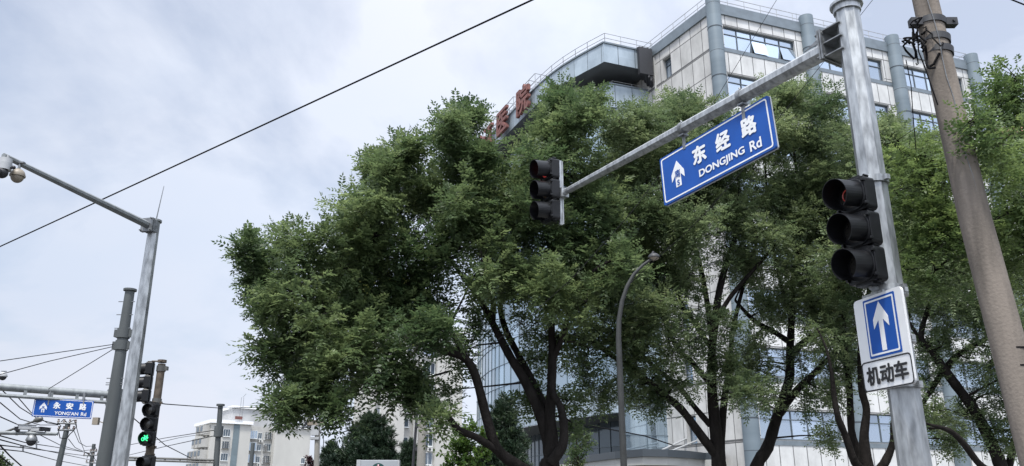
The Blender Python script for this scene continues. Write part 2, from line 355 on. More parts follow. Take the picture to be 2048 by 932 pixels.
def text(body, size, m, parent, x, z, y, name='lettering', bold=0.0, depth=0.0, width=None, height=None, spacing=1.0):
    mb, wd, ht = text_mesh(body, size, 0, depth, spacing)
    k = (height / ht) if height else 1.0; sx = (width / (wd * k)) if width else 1.0
    mb, wd, ht = text_mesh(body, size * k, bold, depth, spacing, sx=sx)
    mb.v = [(p[0] + x, p[1] + y, p[2] + z) for p in mb.v]
    return mb.build(name, m, parent)
def rrect(x0, x1, z0, z1, r, y=0.0, n=5):
    P = []
    for cx, cz, a0 in ((x1 - r, z1 - r, 0), (x0 + r, z1 - r, 90), (x0 + r, z0 + r, 180), (x1 - r, z0 + r, 270)):
        for k in range(n): a = R(a0 + 90 * k / (n - 1)); P.append(Vector((cx + r * math.cos(a), y, cz + r * math.sin(a))))
    return P

# ------------------------------------------------------------------ foliage
def np_mesh(name, V, nface, k, m, parent, tint):
    me = bpy.data.meshes.new(name); nv = len(V)
    me.vertices.add(nv); me.vertices.foreach_set('co', V.astype(np.float32).ravel())
    me.loops.add(nv); me.loops.foreach_set('vertex_index', np.arange(nv, dtype=np.int32))
    me.polygons.add(nface); me.polygons.foreach_set('loop_start', np.arange(0, nv, k, dtype=np.int32)); me.polygons.foreach_set('loop_total', np.full(nface, k, dtype=np.int32))
    a = me.attributes.new('tint', 'FLOAT', 'FACE'); a.data.foreach_set('value', tint.astype(np.float32))
    me.materials.append(m); me.update(calc_edges=True)
    o = bpy.data.objects.new(name, me); COL.objects.link(o); o.parent = parent
    return o
def unit(a): return a / np.maximum(np.linalg.norm(a, axis=-1, keepdims=True), 1e-9)
def pinnate(tips, dirs, nl=7, pairs=5, Lr=0.24, ll=0.055, lw=0.024, droop=0.5, tintc=None):
    """compound leaves round twig tips -> quads (V, tint)"""
    M = len(tips); G = 2.399963
    up = np.array([0, 0, 1.0]); r = rng.normal(size=(M, 3))
    e1 = unit(np.cross(dirs, r)); e2 = np.cross(dirs, e1)
    ph = rng.uniform(0, 6.28, (M, 1)) + G * np.arange(nl)[None]
    back = np.linspace(0, 0.32, nl)[None] * rng.uniform(.7, 1.2, (M, 1))
    th = np.linspace(0.35, 1.35, nl)[None] + rng.normal(0, .18, (M, nl))
    d = dirs[:, None] * np.cos(th)[..., None] + (e1[:, None] * np.cos(ph)[..., None] + e2[:, None] * np.sin(ph)[..., None]) * np.sin(th)[..., None]
    d[..., 2] -= 0.12; d = unit(d)
    base = tips[:, None] - dirs[:, None] * back[..., None]
    nrm = unit(up - d * (d @ up)[..., None] + rng.normal(0, .28, d.shape)); nrm = unit(nrm - d * (nrm * d).sum(-1, keepdims=True))
    side = np.cross(d, nrm)
    Lf = Lr * rng.uniform(.75, 1.2, (M, nl, 1))
    K = pairs * 2 + 1
    t = np.concatenate([np.repeat(np.linspace(.22, .92, pairs), 2), [1.0]]); sg = np.concatenate([np.tile([1, -1], pairs), [0]])
    P = base[:, :, None] + d[:, :, None] * (Lf[:, :, None] * t[None, None, :, None])
    P[..., 2] -= droop * Lf * 0.5 * (t ** 2)[None, None]
    ld = d[:, :, None] * (0.5 + 0.5 * (sg == 0))[None, None, :, None] + side[:, :, None] * sg[None, None, :, None] * 0.9
    ld = unit(ld + rng.normal(0, .13, ld.shape) - np.array([0, 0, .18]))
    nn = nrm[:, :, None] + rng.normal(0, .22, ld.shape)
    wd = unit(np.cross(ld, nn))
    l = ll * (1 - 0.35 * np.abs(t - .5) * 1.2)[None, None, :, None] * rng.uniform(.8, 1.15, (M, nl, K, 1)); wv = lw / ll * l
    q = np.stack([P, P + ld * l * .42 + wd * wv * .5, P + ld * l, P + ld * l * .42 - wd * wv * .5], axis=3)
    tint = np.clip((tintc[:, None, None] if tintc is not None else .5) + rng.normal(0, .14, (M, nl, 1)) + rng.normal(0, .08, (M, nl, K)), 0, 1)
    return q.reshape(-1, 3), tint.reshape(-1)
def simple_leaves(tips, dirs, nl=9, ll=0.09, lw=0.06, tintc=None):
    M = len(tips); d = unit(dirs[:, None] * .55 + rng.normal(0, .6, (M, nl, 3)) + np.array([0, 0, -.1]))
    P = tips[:, None] - dirs[:, None] * rng.uniform(0, .25, (M, nl, 1))
    nn = np.array([0, 0, 1.]) + rng.normal(0, .45, d.shape); wd = unit(np.cross(d, nn)); l = ll * rng.uniform(.7, 1.2, (M, nl, 1))
    q = np.stack([P, P + d * l * .45 + wd * lw * .5, P + d * l, P + d * l * .45 - wd * lw * .5], axis=2)
    tint = np.clip(tintc[:, None] + rng.normal(0, .15, (M, nl)), 0, 1); return q.reshape(-1, 3), tint.reshape(-1)
def needles(tips, dirs, nl=34, ll=0.17, lw=0.013, tintc=None):
    M = len(tips); s = rng.uniform(0, .34, (M, nl, 1)); P = tips[:, None] - dirs[:, None] * s
    d = unit(dirs[:, None] * 0.9 + unit(rng.normal(size=(M, nl, 3))) * .75); wd = unit(np.cross(d, rng.normal(size=d.shape))); l = ll * rng.uniform(.7, 1.1, (M, nl, 1))
    q = np.stack([P - wd * lw * .5, P + wd * lw * .5, P + d * l + wd * lw * .25, P + d * l - wd * lw * .25], axis=2)
    tint = np.clip(tintc[:, None] + rng.normal(0, .15, (M, nl)), 0, 1); return q.reshape(-1, 3), tint.reshape(-1)

def seg_points(limbs):
    P = []
    for l in limbs:
        for a, b in zip(l[:-1], l[1:]):
            for k in range(6): P.append(Vector(a[0]).lerp(Vector(b[0]), k / 6))
        P.append(Vector(l[-1][0]))
    return P
def make_tree(name, label, cat, base, limbs, clusters, kind, leafm, barkm, dens, group=None, blossom=0, lp=None, sub=7, connect=True):
    """limbs: lists of (point, radius); clusters: (centre, radius, density factor)"""
    base = Vector(base); root = thing(name, label, cat, base, group=group)
    tr = MB()
    for l in limbs:
        pts = [Vector(p) - base for p, r in l]; rd = [r for p, r in l]
        # smooth the limb and give it a slightly knotty outline
        P2, R2 = [], []
        for k in range(len(pts) - 1):
            p0, p1, p2, p3 = pts[max(k - 1, 0)], pts[k], pts[k + 1], pts[min(k + 2, len(pts) - 1)]
            for s in range(4):
                t = s / 4
                P2.append(0.5 * ((2 * p1) + (p2 - p0) * t + (2 * p0 - 5 * p1 + 4 * p2 - p3) * t * t + (3 * p1 - p0 - 3 * p2 + p3) * t ** 3)); R2.append((rd[k] * (1 - t) + rd[k + 1] * t) * random.uniform(.94, 1.07))
        P2.append(pts[-1]); R2.append(rd[-1]); tr.tube(P2, R2, 10)
    allp = seg_points(limbs); T, D, C = [], [], []
    for c, r, f in clusters:
        c = Vector(c)
        near = min(allp, key=lambda p: (p - c).length + 0.5 * abs(min(0, c.z - p.z)))
        if connect:
            mid = near.lerp(c, .5) + Vector((random.uniform(-.1, .1), random.uniform(-.1, .1), random.uniform(0, .15))) * r * 1.5
            tr.tube([near - base, mid - base, c - base], [.022, .016, .008], 5, smooth=True)
        ns = max(3, int(sub * (r / .7) ** 1.6))
        tone = random.gauss(.42, .17)
        if connect and random.random() < .6:                          # a loose sprig standing out of the clump
            o = Vector((random.gauss(0, 1), random.gauss(0, .6), abs(random.gauss(.5, .6)))).normalized(); e = c + o * r * random.uniform(1.25, 1.7)
            tr.tube([c - base, c.lerp(e, .6) + Vector((0, 0, .04)) - base, e - base], [.012, .008, .003], 4, smooth=True)
            for q in range(6):
                T.append(c.lerp(e, .55 + .45 * q / 5)); D.append((o + Vector((random.gauss(0, .25), random.gauss(0, .25), .25))).normalized()); C.append(tone + random.gauss(0, .08))
        for s in range(ns):
            o = Vector(rng.normal(size=3)).normalized() * r * (random.random() ** .40) * 1.08
            sc = c + Vector((o.x, o.y, o.z * .85)); rs = random.uniform(.30, .66) * min(1.25, (r / .7) ** .4 + .1)
            if connect: tr.tube([c - base, c.lerp(sc, .5) + Vector((0, 0, .03)) - base, sc - base], [.010, .008, .005], 4, smooth=True)
            nt_ = max(2, int(dens * f * random.uniform(.7, 1.3)))
            st = tone + random.gauss(0, .12)
            for q in range(nt_):
                oo = Vector(rng.normal(size=3)).normalized() * rs * random.random() ** .4
                p = sc + Vector((oo.x, oo.y, oo.z * .8)); dd = (oo.normalized() * .7 + o.normalized() * .45 + Vector((random.gauss(0, .25), random.gauss(0, .25), .55))).normalized()
                T.append(p); D.append(dd); C.append(st + random.gauss(0, .06))
                if connect and q % 2 == 0: tr.tube([sc - base, p - base], [.005, .003], 3, cap=False)
    tr.build('trunk', barkm, root)
    T = np.array([t - base for t in T]); D = np.array(D); C = np.array(C); lp = lp or {}
    V, ti = {'pinnate': pinnate, 'broad': simple_leaves, 'needle': needles}[kind](T, D, tintc=C, **lp)
    np_mesh('crown', V, len(ti), 4, leafm, root, ti)
    if blossom:
        sel = rng.choice(len(T), blossom, replace=False); tt = np.repeat(T[sel] + D[sel] * .15, 26, 0) + rng.normal(0, .07, (blossom * 26, 3)) * np.array([1, 1, 1.3])
        dd = unit(rng.normal(size=tt.shape)); ww = unit(np.cross(dd, rng.normal(size=tt.shape))); q = np.stack([tt, tt + dd * .02 + ww * .014, tt + dd * .04, tt + dd * .02 - ww * .014], axis=1)
        np_mesh('blossom', q.reshape(-1, 3), len(tt), 4, MT['blossom'], root, rng.uniform(0, 1, len(tt)))
    return root
def PX(Y, lst, yo=None):
    """limb given as (px, py, r_px[, dY])"""
    out = []
    for e in lst:
        y = Y + (e[3] if len(e) > 3 else 0); out.append((at(e[0], e[1], y), e[2] * .88 * mpp(e[1], y)))
    return out
def CL(Y, lst, spread=1.2, copies=2):
    out = []
    for e in lst:
        px, py, r = e[:3]; f = e[3] if len(e) > 3 else 1.0
        for k in range(copies):
            y = Y + (spread * (k - (copies - 1) / 2) if copies > 1 else 0) + random.uniform(-.45, .45) * spread
            out.append((at(px + random.uniform(-.12, .12) * r, py + random.uniform(-.12, .12) * r, y), r * mpp(py, y) * .76, f))
    return out

# ================================================================== SETTING
def sheet(name, poly, z, m, thick=None):
    mb = MB()
    if thick: mb.prism([(p[0], p[1], z - thick) for p in poly], (0, 0, thick))
    else: mb.face([(p[0], p[1], z) for p in poly])
    return struct(mb.build(name, m))
sheet('ground', [(-2500, -400), (2500, -400), (2500, 4000), (-2500, 4000)], 0.0, MT['soil'])
sheet('road', [(-60, -14), (60, -14), (60, 8.3), (-60, 8.3)], 0.004, MT['asphalt'])
sheet('side_road', [(-11.0, 8.3), (-2.5, 8.3), (-14.0, 160), (-32.0, 160)], 0.004, MT['asphalt'])
sheet('pavement', [(0.4, 8.6), (60, 8.6), (60, 40), (-3.0, 40)], 0.12, MT['paving'], 0.12)
sheet('kerb', [(0.1, 8.35), (60, 8.35), (60, 8.6), (0.1, 8.6)], 0.13, MT['kerb'], 0.13)
mb = MB()
for k in range(-8, 9): mb.face([(k * 6 - 1.5, -2.6, .008), (k * 6 + 1.5, -2.6, .008), (k * 6 + 1.5, -2.45, .008), (k * 6 - 1.5, -2.45, .008)])
struct(mb.build('lane_marking', MT['lane']))

# ------------------------------------------------------------------ hospital
ZR = 32.7
C0 = Vector((12.97, 46.0, 0)); AH = math.atan2(7.6, 20.9); D1 = Vector((math.cos(AH), math.sin(AH), 0)); N1 = Vector((math.sin(AH), -math.cos(AH), 0))   # N1 points out
JP = Vector((9.98, 51.7, 0)); DL = (JP - C0).normalized(); LL = (JP - C0).length; NL = Vector((-DL.y, DL.x, 0)); NL = NL if NL.y < 0 else -NL
hosp = thing('hospital_building', 'large hospital with white panel block, blue columns, curved glass wing and red rooftop letters', 'hospital', C0, world=True)
FW = 22.2; BAY = 7.4; PITCHZ = 3.5
heads = [6.7 + PITCHZ * k for k in range(8)]
def facade(mb, P0, d, nout, us, zs, isopen, rev=0.28):
    P0 = Vector(P0)
    q = lambda u, z, o=0: (P0.x + d.x * u + nout.x * o, P0.y + d.y * u + nout.y * o, z)
    for i in range(len(us) - 1):
        for j in range(len(zs) - 1):
            a, b, c, e = us[i], us[i + 1], zs[j], zs[j + 1]
            if not isopen(i, j): mb.face([q(a, c), q(b, c), q(b, e), q(a, e)], [(a, c), (b, c), (b, e), (a, e)])
            else:
                for (p, r_) in (((a, c), (b, c)), ((b, c), (b, e)), ((b, e), (a, e)), ((a, e), (a, c))):
                    mb.face([q(*p), q(*r_), q(*r_, -rev), q(*p, -rev)], [(.4, .5)] * 4)
zs = [0.0]
for h in heads: zs += [h - 1.65, h]
zs += [ZR - 0.75]
us = [0.0]
for b in range(3): us += [BAY * b + .75, BAY * b + 6.35]
us += [FW]
mb = MB(); facade(mb, C0, D1, N1, us, zs, lambda i, j: i % 2 == 1 and j % 2 == 1)
mb.build('wall', MT['panel'], hosp)
# side wall, narrow windows near its far end
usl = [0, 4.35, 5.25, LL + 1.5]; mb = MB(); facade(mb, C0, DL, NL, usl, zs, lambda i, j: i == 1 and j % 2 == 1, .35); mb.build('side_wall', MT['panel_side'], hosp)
# rear walls and roof
E1 = C0 + D1 * FW; BK = -N1 * 16
mb = MB(); J2 = C0 + DL * (LL + 1.5)
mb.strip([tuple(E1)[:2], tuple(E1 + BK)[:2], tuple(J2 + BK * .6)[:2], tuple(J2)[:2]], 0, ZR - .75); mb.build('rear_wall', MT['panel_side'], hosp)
mb = MB(); mb.prism([(p.x, p.y, ZR - 1.0) for p in (C0 - N1 * .1 , E1 - N1 * .1, E1 + BK, J2 + BK * .6, J2)], (0, 0, .2)); mb.build('roof', MT['concrete_grey'], hosp)
mb = MB()
for P0, d, no, ln in ((C0, D1, N1, FW), (C0, DL, NL, LL + 1.5)):
    A = P0 + no * .12 - d * .05; B = A + d * ln; I = -no * .5
    mb.prism([tuple(A)[:2] + (ZR - .75,), tuple(B)[:2] + (ZR - .75,), tuple(B + I)[:2] + (ZR - .75,), tuple(A + I)[:2] + (ZR - .75,)], (0, 0, .75 + (.003 if no is NL else 0)))
mb.build('coping', MT['band'], hosp)
mb = MB()
for h in heads:
    A = C0 + N1 * .03; B = A + D1 * FW; I = -N1 * .2
    mb.prism([tuple(A)[:2] + (h - 1.95,), tuple(B)[:2] + (h - 1.95,), tuple(B + I)[:2] + (h - 1.95,), tuple(A + I)[:2] + (h - 1.95,)], (0, 0, .26))
mb.build('sill_band', MT['band'], hosp)
def window_at(P0, d, no, u0, u1, z0, z1, npan, open_sash=(), back=.2, fm='frame', gm='glass', transom=.68):
    P0 = Vector(P0); q = lambda u, z, o: Vector((P0.x + d.x * u + no.x * o, P0.y + d.y * u + no.y * o, z))
    M = Matrix(((d.x, no.x, 0), (d.y, no.y, 0), (0, 0, 1)))
    fr = MB(); W = .07; w_ = u1 - u0
    bars = [((u0 + u1) / 2, z0 + W / 2, w_, W), ((u0 + u1) / 2, z1 - W / 2, w_, W)]
    zt = z0 + (z1 - z0) * transom
    for k in range(npan + 1): bars.append((min(max(u0 + w_ * k / npan, u0 + W / 2), u1 - W / 2), (z0 + z1) / 2, W * .8, z1 - z0 - 2 * W))
    if transom: 
        for k in range(npan): bars.append((u0 + w_ * (k + .5) / npan, zt, w_ / npan - W, W * .7))
    for (u, z, a, b) in bars: fr.box(q(u, z, -back), (a, .08, b), M)
    o = fr.build('window', MT[fm], hosp)
    gl = MB()
    for k in range(npan):
        a, b = u0 + w_ * k / npan, u0 + w_ * (k + 1) / npan
        for (c, e) in (((z0, zt), (zt, z1)) if transom else ((z0, z1),)):
            t = .0; j = [random.uniform(-.006, .006) for _ in range(4)]
            if k in open_sash and c == z0: j = [.28, .28, 0, 0]
            gl.face([q(a, c, -back - .01 + j[0]), q(b, c, -back - .01 + j[1]), q(b, e, -back - .01 + j[2]), q(a, e, -back - .01 + j[3])])
    gl.build('pane', MT[gm], o)
    # dark room behind an open sash
    if open_sash:
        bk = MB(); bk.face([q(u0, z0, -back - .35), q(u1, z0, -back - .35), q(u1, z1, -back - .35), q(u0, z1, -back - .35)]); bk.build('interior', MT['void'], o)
    return o
ws = {}
for key, os_ in (('shut', ()), ('open', (2, 4)), ('one', (3,))):
    ws[key] = window_at(C0, D1, N1, .75, 6.35, heads[0] - 1.65, heads[0], 5, os_)
for b in range(3):
    for k in range(8):
        if k == 0: continue                                           # the three first windows take the lowest storey
        key = 'open' if (b, k) == (0, 7) else ('one' if (b, k) in ((0, 6), (2, 2)) else 'shut')
        c = copy_tree(ws[key], hosp); c.location = D1 * (BAY * b) + Vector((0, 0, PITCHZ * k))
ws['open'].location = D1 * BAY * 1; ws['one'].location = D1 * BAY * 2
sw = window_at(C0, DL, NL, 4.35, 5.25, heads[0] - 1.65, heads[0], 1, (), .3)
for k in range(1, 8):
    c = copy_tree(sw, hosp); c.location = (0, 0, PITCHZ * k)
for b in range(4):
    p = C0 + D1 * (BAY * b) + N1 * .18; mb = MB()
    mb.tube([(p.x, p.y, 0), (p.x, p.y, ZR + .45)], .47, 22, uvz=True)
    for z in np.arange(2.6, ZR, PITCHZ): mb.tube([(p.x, p.y, z), (p.x, p.y, z + .05)], .485, 22, cap=True)
    mb.build('column', MT['column'], hosp)
def railing(poly, z, h=.95, step=1.25, rows=(.5, .95), r=.022, name='roof_railing'):
    mb = MB()
    for a, b in zip(poly[:-1], poly[1:]):
        a, b = Vector(a), Vector(b); l = (b - a).length; n = max(1, round(l / step))
        for k in range(n + 1):
            p = a.lerp(b, k / n); mb.tube([(p.x, p.y, z), (p.x, p.y, z + h)], r, 5)
        for q in rows: mb.tube([(a.x, a.y, z + q), (b.x, b.y, z + q)], r, 5)
    return mb.build(name, MT['rail'], hosp)
railing([J2 - NL * .15, C0 - N1 * .15 - NL * .1, E1 - N1 * .15, E1 - N1 * 6], ZR, .8, 1.3, (.42, .8))

# ---- curved glass wing
def crom(pts, n):
    out = []
    for k in range(len(pts) - 1):
        p0, p1, p2, p3 = pts[max(k - 1, 0)], pts[k], pts[k + 1], pts[min(k + 2, len(pts) - 1)]
        for s in range(n):
            t = s / n; out.append(0.5 * ((2 * p1) + (p2 - p0) * t + (2 * p0 - 5 * p1 + 4 * p2 - p3) * t * t + (3 * p1 - p0 - 3 * p2 + p3) * t ** 3))
    out.append(pts[-1]); return out
EP = Vector((6.41, 50.3, 0))
arc = crom([EP, Vector((2.86, 54.9, 0)), Vector((-1.02, 63.5, 0)), Vector((-2.95, 68.9, 0)), Vector((-4.2, 75.5, 0))], 5)
def offs(poly, d):
    out = []
    for k, p in enumerate(poly):
        a = poly[max(k - 1, 0)]; b = poly[min(k + 1, len(poly) - 1)]; t = (b - a).normalized(); out.append(p + Vector((t.y, -t.x, 0)) * d)
    return out
def inset(poly, d):                                                   # inward = to the right-back
    o = offs(poly, d)
    return o
BACKP = [Vector((12, 76, 0)), Vector((14, 60, 0))]
fas = [JP + (EP - JP) * 0.0] + arc
zE0, zE1 = 30.86, 32.35
mb = MB(); mb.strip([(p.x, p.y) for p in fas], zE0, zE1); mb.build('eave_fascia', MT['alu_panel'], hosp)
mb = MB(); poly = [(p.x, p.y) for p in fas] + [(p.x, p.y) for p in BACKP]
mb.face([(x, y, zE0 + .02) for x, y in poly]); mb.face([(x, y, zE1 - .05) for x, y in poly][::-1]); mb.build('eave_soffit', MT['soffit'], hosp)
mb = MB(); out = offs(fas, -.05); inn = offs(fas, .3)
for a, b in zip(fas[:-1], fas[1:]):
    d = (b - a); n = Vector((d.y, -d.x, 0)).normalized()
    mb.prism([tuple(a - n * .08)[:2] + (zE1 - .02,), tuple(b - n * .08)[:2] + (zE1 - .02,), tuple(b + n * .25)[:2] + (zE1 - .02,), tuple(a + n * .25)[:2] + (zE1 - .02,)], (0, 0, .12))
mb.build('eave_coping', MT['band'], hosp)
railing([p + (Vector((.12, .2, 0))) for p in fas[:2]] + [p + Vector((.15, .1, 0)) for p in arc[2:]], zE1 + .1, .8, 1.5, (.42, .8))
drum_arc = offs(arc, 1.0); G = EP + D1 * 0.75 - N1 * 0.75 * 1.0
drum_arc = [G] + drum_arc[1:]
JD = G + D1 * 3.1
drum = [JD] + drum_arc
zD0, zD1, zD2 = 7.05, 27.85, 29.65
mb = MB(); mb.strip([(p.x, p.y) for p in drum], zD1, zD2); mb.build('parapet_band', MT['alu_panel'], hosp)
mb = MB()
for a, b in zip(drum[:-1], drum[1:]):
    d = (b - a); n = Vector((d.y, -d.x, 0)).normalized()
    mb.prism([tuple(a - n * .06)[:2] + (zD2,), tuple(b - n * .06)[:2] + (zD2,), tuple(b + n * .3)[:2] + (zD2,), tuple(a + n * .3)[:2] + (zD2,)], (0, 0, .1))
mb.build('parapet_coping', MT['band'], hosp)
railing([p + Vector((.2, .2, 0)) for p in drum], zD2 + .1, .25, 1.5, (.25,), .02, 'parapet_railing')
rec = offs(drum_arc, 2.6); rec[0] = G + D1 * 2.2 - N1 * 2.4
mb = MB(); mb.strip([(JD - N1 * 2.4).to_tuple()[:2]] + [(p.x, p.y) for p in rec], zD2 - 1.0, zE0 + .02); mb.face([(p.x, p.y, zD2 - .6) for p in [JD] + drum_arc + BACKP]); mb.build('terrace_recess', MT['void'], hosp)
def curtain(poly, z0, z1, dz, du, skip=None, gm='curtain'):
    g = MB(); m_ = MB(); nz = max(1, round((z1 - z0) / dz))
    for a, b in zip(poly[:-1], poly[1:]):
        a, b = Vector(a), Vector(b); d = b - a; l = d.length; n = max(1, round(l / du)); no = Vector((-d.y, d.x, 0)).normalized()
        if no.dot(-a) < 0: no = -no
        t = d.normalized(); M = Matrix(((t.x, no.x, 0), (t.y, no.y, 0), (0, 0, 1)))
        for i in range(n):
            p, q = a.lerp(b, i / n), a.lerp(b, (i + 1) / n)
            for j in range(nz):
                za, zb = z0 + (z1 - z0) * j / nz, z0 + (z1 - z0) * (j + 1) / nz
                js = [random.uniform(-.007, .007) for _ in range(4)]
                g.face([(p + no * js[0]).to_tuple()[:2] + (za,), (q + no * js[1]).to_tuple()[:2] + (za,), (q + no * js[2]).to_tuple()[:2] + (zb,), (p + no * js[3]).to_tuple()[:2] + (zb,)])
            m_.box((p.x + no.x * .02, p.y + no.y * .02, (z0 + z1) / 2), (.034, .06, z1 - z0), M)
        for j in range(nz + 1):
            c = a.lerp(b, .5) + no * .02; m_.box((c.x, c.y, z0 + (z1 - z0) * j / nz), (l + .05, .05, .036), M)
    o = m_.build('curtain_wall', MT['mullion'], hosp); g.build('pane', MT[gm], o); return o
curtain([tuple(JD)] + [tuple(G)], 4.0, zD1, 1.75, 1.55)
curtain([tuple(p) for p in drum_arc], zD0, zD1, 1.75, 1.3)
low = [G + D1 * .02] + offs(drum_arc, 3.4)[2:]
curtain([tuple(p) for p in low], 0.3, zD0, 1.7, 1.5, gm='dim_glass')
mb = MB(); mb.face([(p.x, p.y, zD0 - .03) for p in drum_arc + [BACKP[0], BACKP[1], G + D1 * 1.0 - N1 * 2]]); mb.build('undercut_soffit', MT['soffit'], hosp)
mb = MB(); mb.strip([(JD - D1 * 3.1).to_tuple()[:2], (JD + D1 * 2).to_tuple()[:2]], 0.2, 4.0); mb.build('plinth_wall', MT['panel'], hosp)
mb = MB(); mb.strip([(p.x, p.y) for p in offs(drum_arc, -.03)], zD0, zD0 + 1.7); mb.build('spandrel_band', MT['alu_panel'], hosp)
# white infill between the glass wing and the block (right of the wing)
# rooftop letters on the curved eave
acc = [0.0]
for a, b in zip(arc[:-1], arc[1:]): acc.append(acc[-1] + (b - a).length)
def on_arc(px):
    best = None
    for k in range(len(arc) - 1):
        for s in range(20):
            p = arc[k].lerp(arc[k + 1], s / 20); v = Vector((p.x, p.y, (zE0 + zE1) / 2 + .2)) - Vector((0, 0, EYE))
            x = 1024 + FPX * v.x / (v.y * CP + v.z * SP); t = (arc[k + 1] - arc[k]).normalized()
            if best is None or abs(x - px) < best[0]: best = (abs(x - px), p, t)
    return best[1], best[2]
for ch, px in (('院', 1055), ('医', 1014), ('江', 985), ('连', 965)):
    p, t = on_arc(px); no = Vector((-t.y, t.x, 0)); no = no if no.dot(-p) > 0 else -no
    tl, wd, ht = text_mesh(ch, 2.4, .075, .24, step=.004)
    xr = -t                                                           # reading direction: towards the corner
    mb = tl; mb.v = [tuple(p + xr * v[0] - no * (v[1]) + no * .38 + Vector((0, 0, v[2] + zE1 - .35))) for v in mb.v]
    lo = mb.build('sign_letter', MT['red_letter'], hosp)
    fr = MB(); A = p - xr * 1.2 - no * .1; B = p + xr * 1.2 - no * .1
    for q in (A, B, (A + B) / 2):
        fr.tube([(q.x, q.y, zE1), (q.x, q.y, zE1 + 1.45)], .03, 5); fr.tube([(q.x - no.x * 1.1, q.y - no.y * 1.1, zE1), (q.x - no.x * 1.1, q.y - no.y * 1.1, zE1 + 1.45)], .03, 5)
        fr.tube([(q.x, q.y, zE1 + 1.45), (q.x - no.x * 1.1, q.y - no.y * 1.1, zE1 + 1.45)], .03, 5)
    for z in (.75, 1.45):
        fr.tube([(A.x, A.y, zE1 + z), (B.x, B.y, zE1 + z)], .03, 5); A2, B2 = A - no * 1.1, B - no * 1.1; fr.tube([(A2.x, A2.y, zE1 + z), (B2.x, B2.y, zE1 + z)], .03, 5)
    fr.build('letter_frame', MT['rail'], lo)
# black ducts where the eave meets the block
mb = MB()
for k in range(5):
    p = JP - D1 * (.35 + .2 * k) + N1 * (.35 + .05 * (k % 2)); mb.tube([(p.x - .1, p.y + .4, 32.5), (p.x, p.y, 32.4), (p.x, p.y, 29.9 + .2 * k), (p.x + .3, p.y + 1.0, 29.6 + .2 * k)], .11, 8)
mb.box((JP - D1 * .75 + N1 * .36).to_tuple()[:2] + (31.3,), (1.05, .3, 2.1), Matrix(((D1.x, N1.x, 0), (D1.y, N1.y, 0), (0, 0, 1)))); mb.build('duct', MT['rubber'], hosp)
mb = MB(); p = JP + N1 * .15 + DL * -.15; mb.tube([(p.x, p.y, 20), (p.x, p.y, 32.3)], .07, 8); mb.build('drainpipe', MT['canopy_trim'], hosp)
mb = MB(); p = at(1213, 92, 51.5); mb.bbox(p.x + .2, p.x + .9, p.y, p.y + .5, zE1 + .1, zE1 + .75); mb.build('air_conditioner', MT['ac'], hosp)
for px, Y, h in ((1597, 54, 4.5), (1980, 58, 3.0)):
    p = at(px, 60 if px < 1700 else 190, Y); mb = MB(); mb.tube([(p.x, p.y, ZR - .8 if px < 1700 else 20), (p.x - .03, p.y, ZR + h - (0 if px < 1700 else 3.6))], [.04, .012], 5); mb.build('antenna', MT['bracket'], hosp)
# entrance canopy
zc0 = 4.05; front = [atz(px, py, zc0 + .35) for px, py in ((1130, 921), (1180, 911), (1230, 904), (1285, 899), (1335, 900), (1380, 903), (1422, 908))]
bk = [Vector((front[-1].x + .5, 47.3, 0)), Vector((front[0].x - 1.0, 54, 0))]
cp = [(p.x, p.y) for p in front] + [(p.x, p.y) for p in bk]
mb = MB(); mb.prism([(x, y, zc0) for x, y in cp], (0, 0, .38)); can = mb.build('entrance_canopy', MT['alu_panel'], hosp)
cc = Vector((sum(p[0] for p in cp) / len(cp), sum(p[1] for p in cp) / len(cp), 0))
mb = MB(); mb.prism([(cc.x + (x - cc.x) * .955, cc.y + (y - cc.y) * .955, zc0 - .42) for x, y in cp], (0, 0, .417)); mb.build('canopy_trim', MT['canopy_trim'], can)
mb = MB(); a = atz(1322, 901, zc0 + .4); b = onwall(1392, 868, JD, AH); mb.tube([a, b + N1 * .05], .05, 8); a2 = atz(1345, 901, zc0 + .4); b2 = b + D1 * 1.4; mb.tube([a2, b2 + N1 * .05 + Vector((0, 0, .1))], .05, 8); mb.build('tie_rod', MT['camera_white'], can)

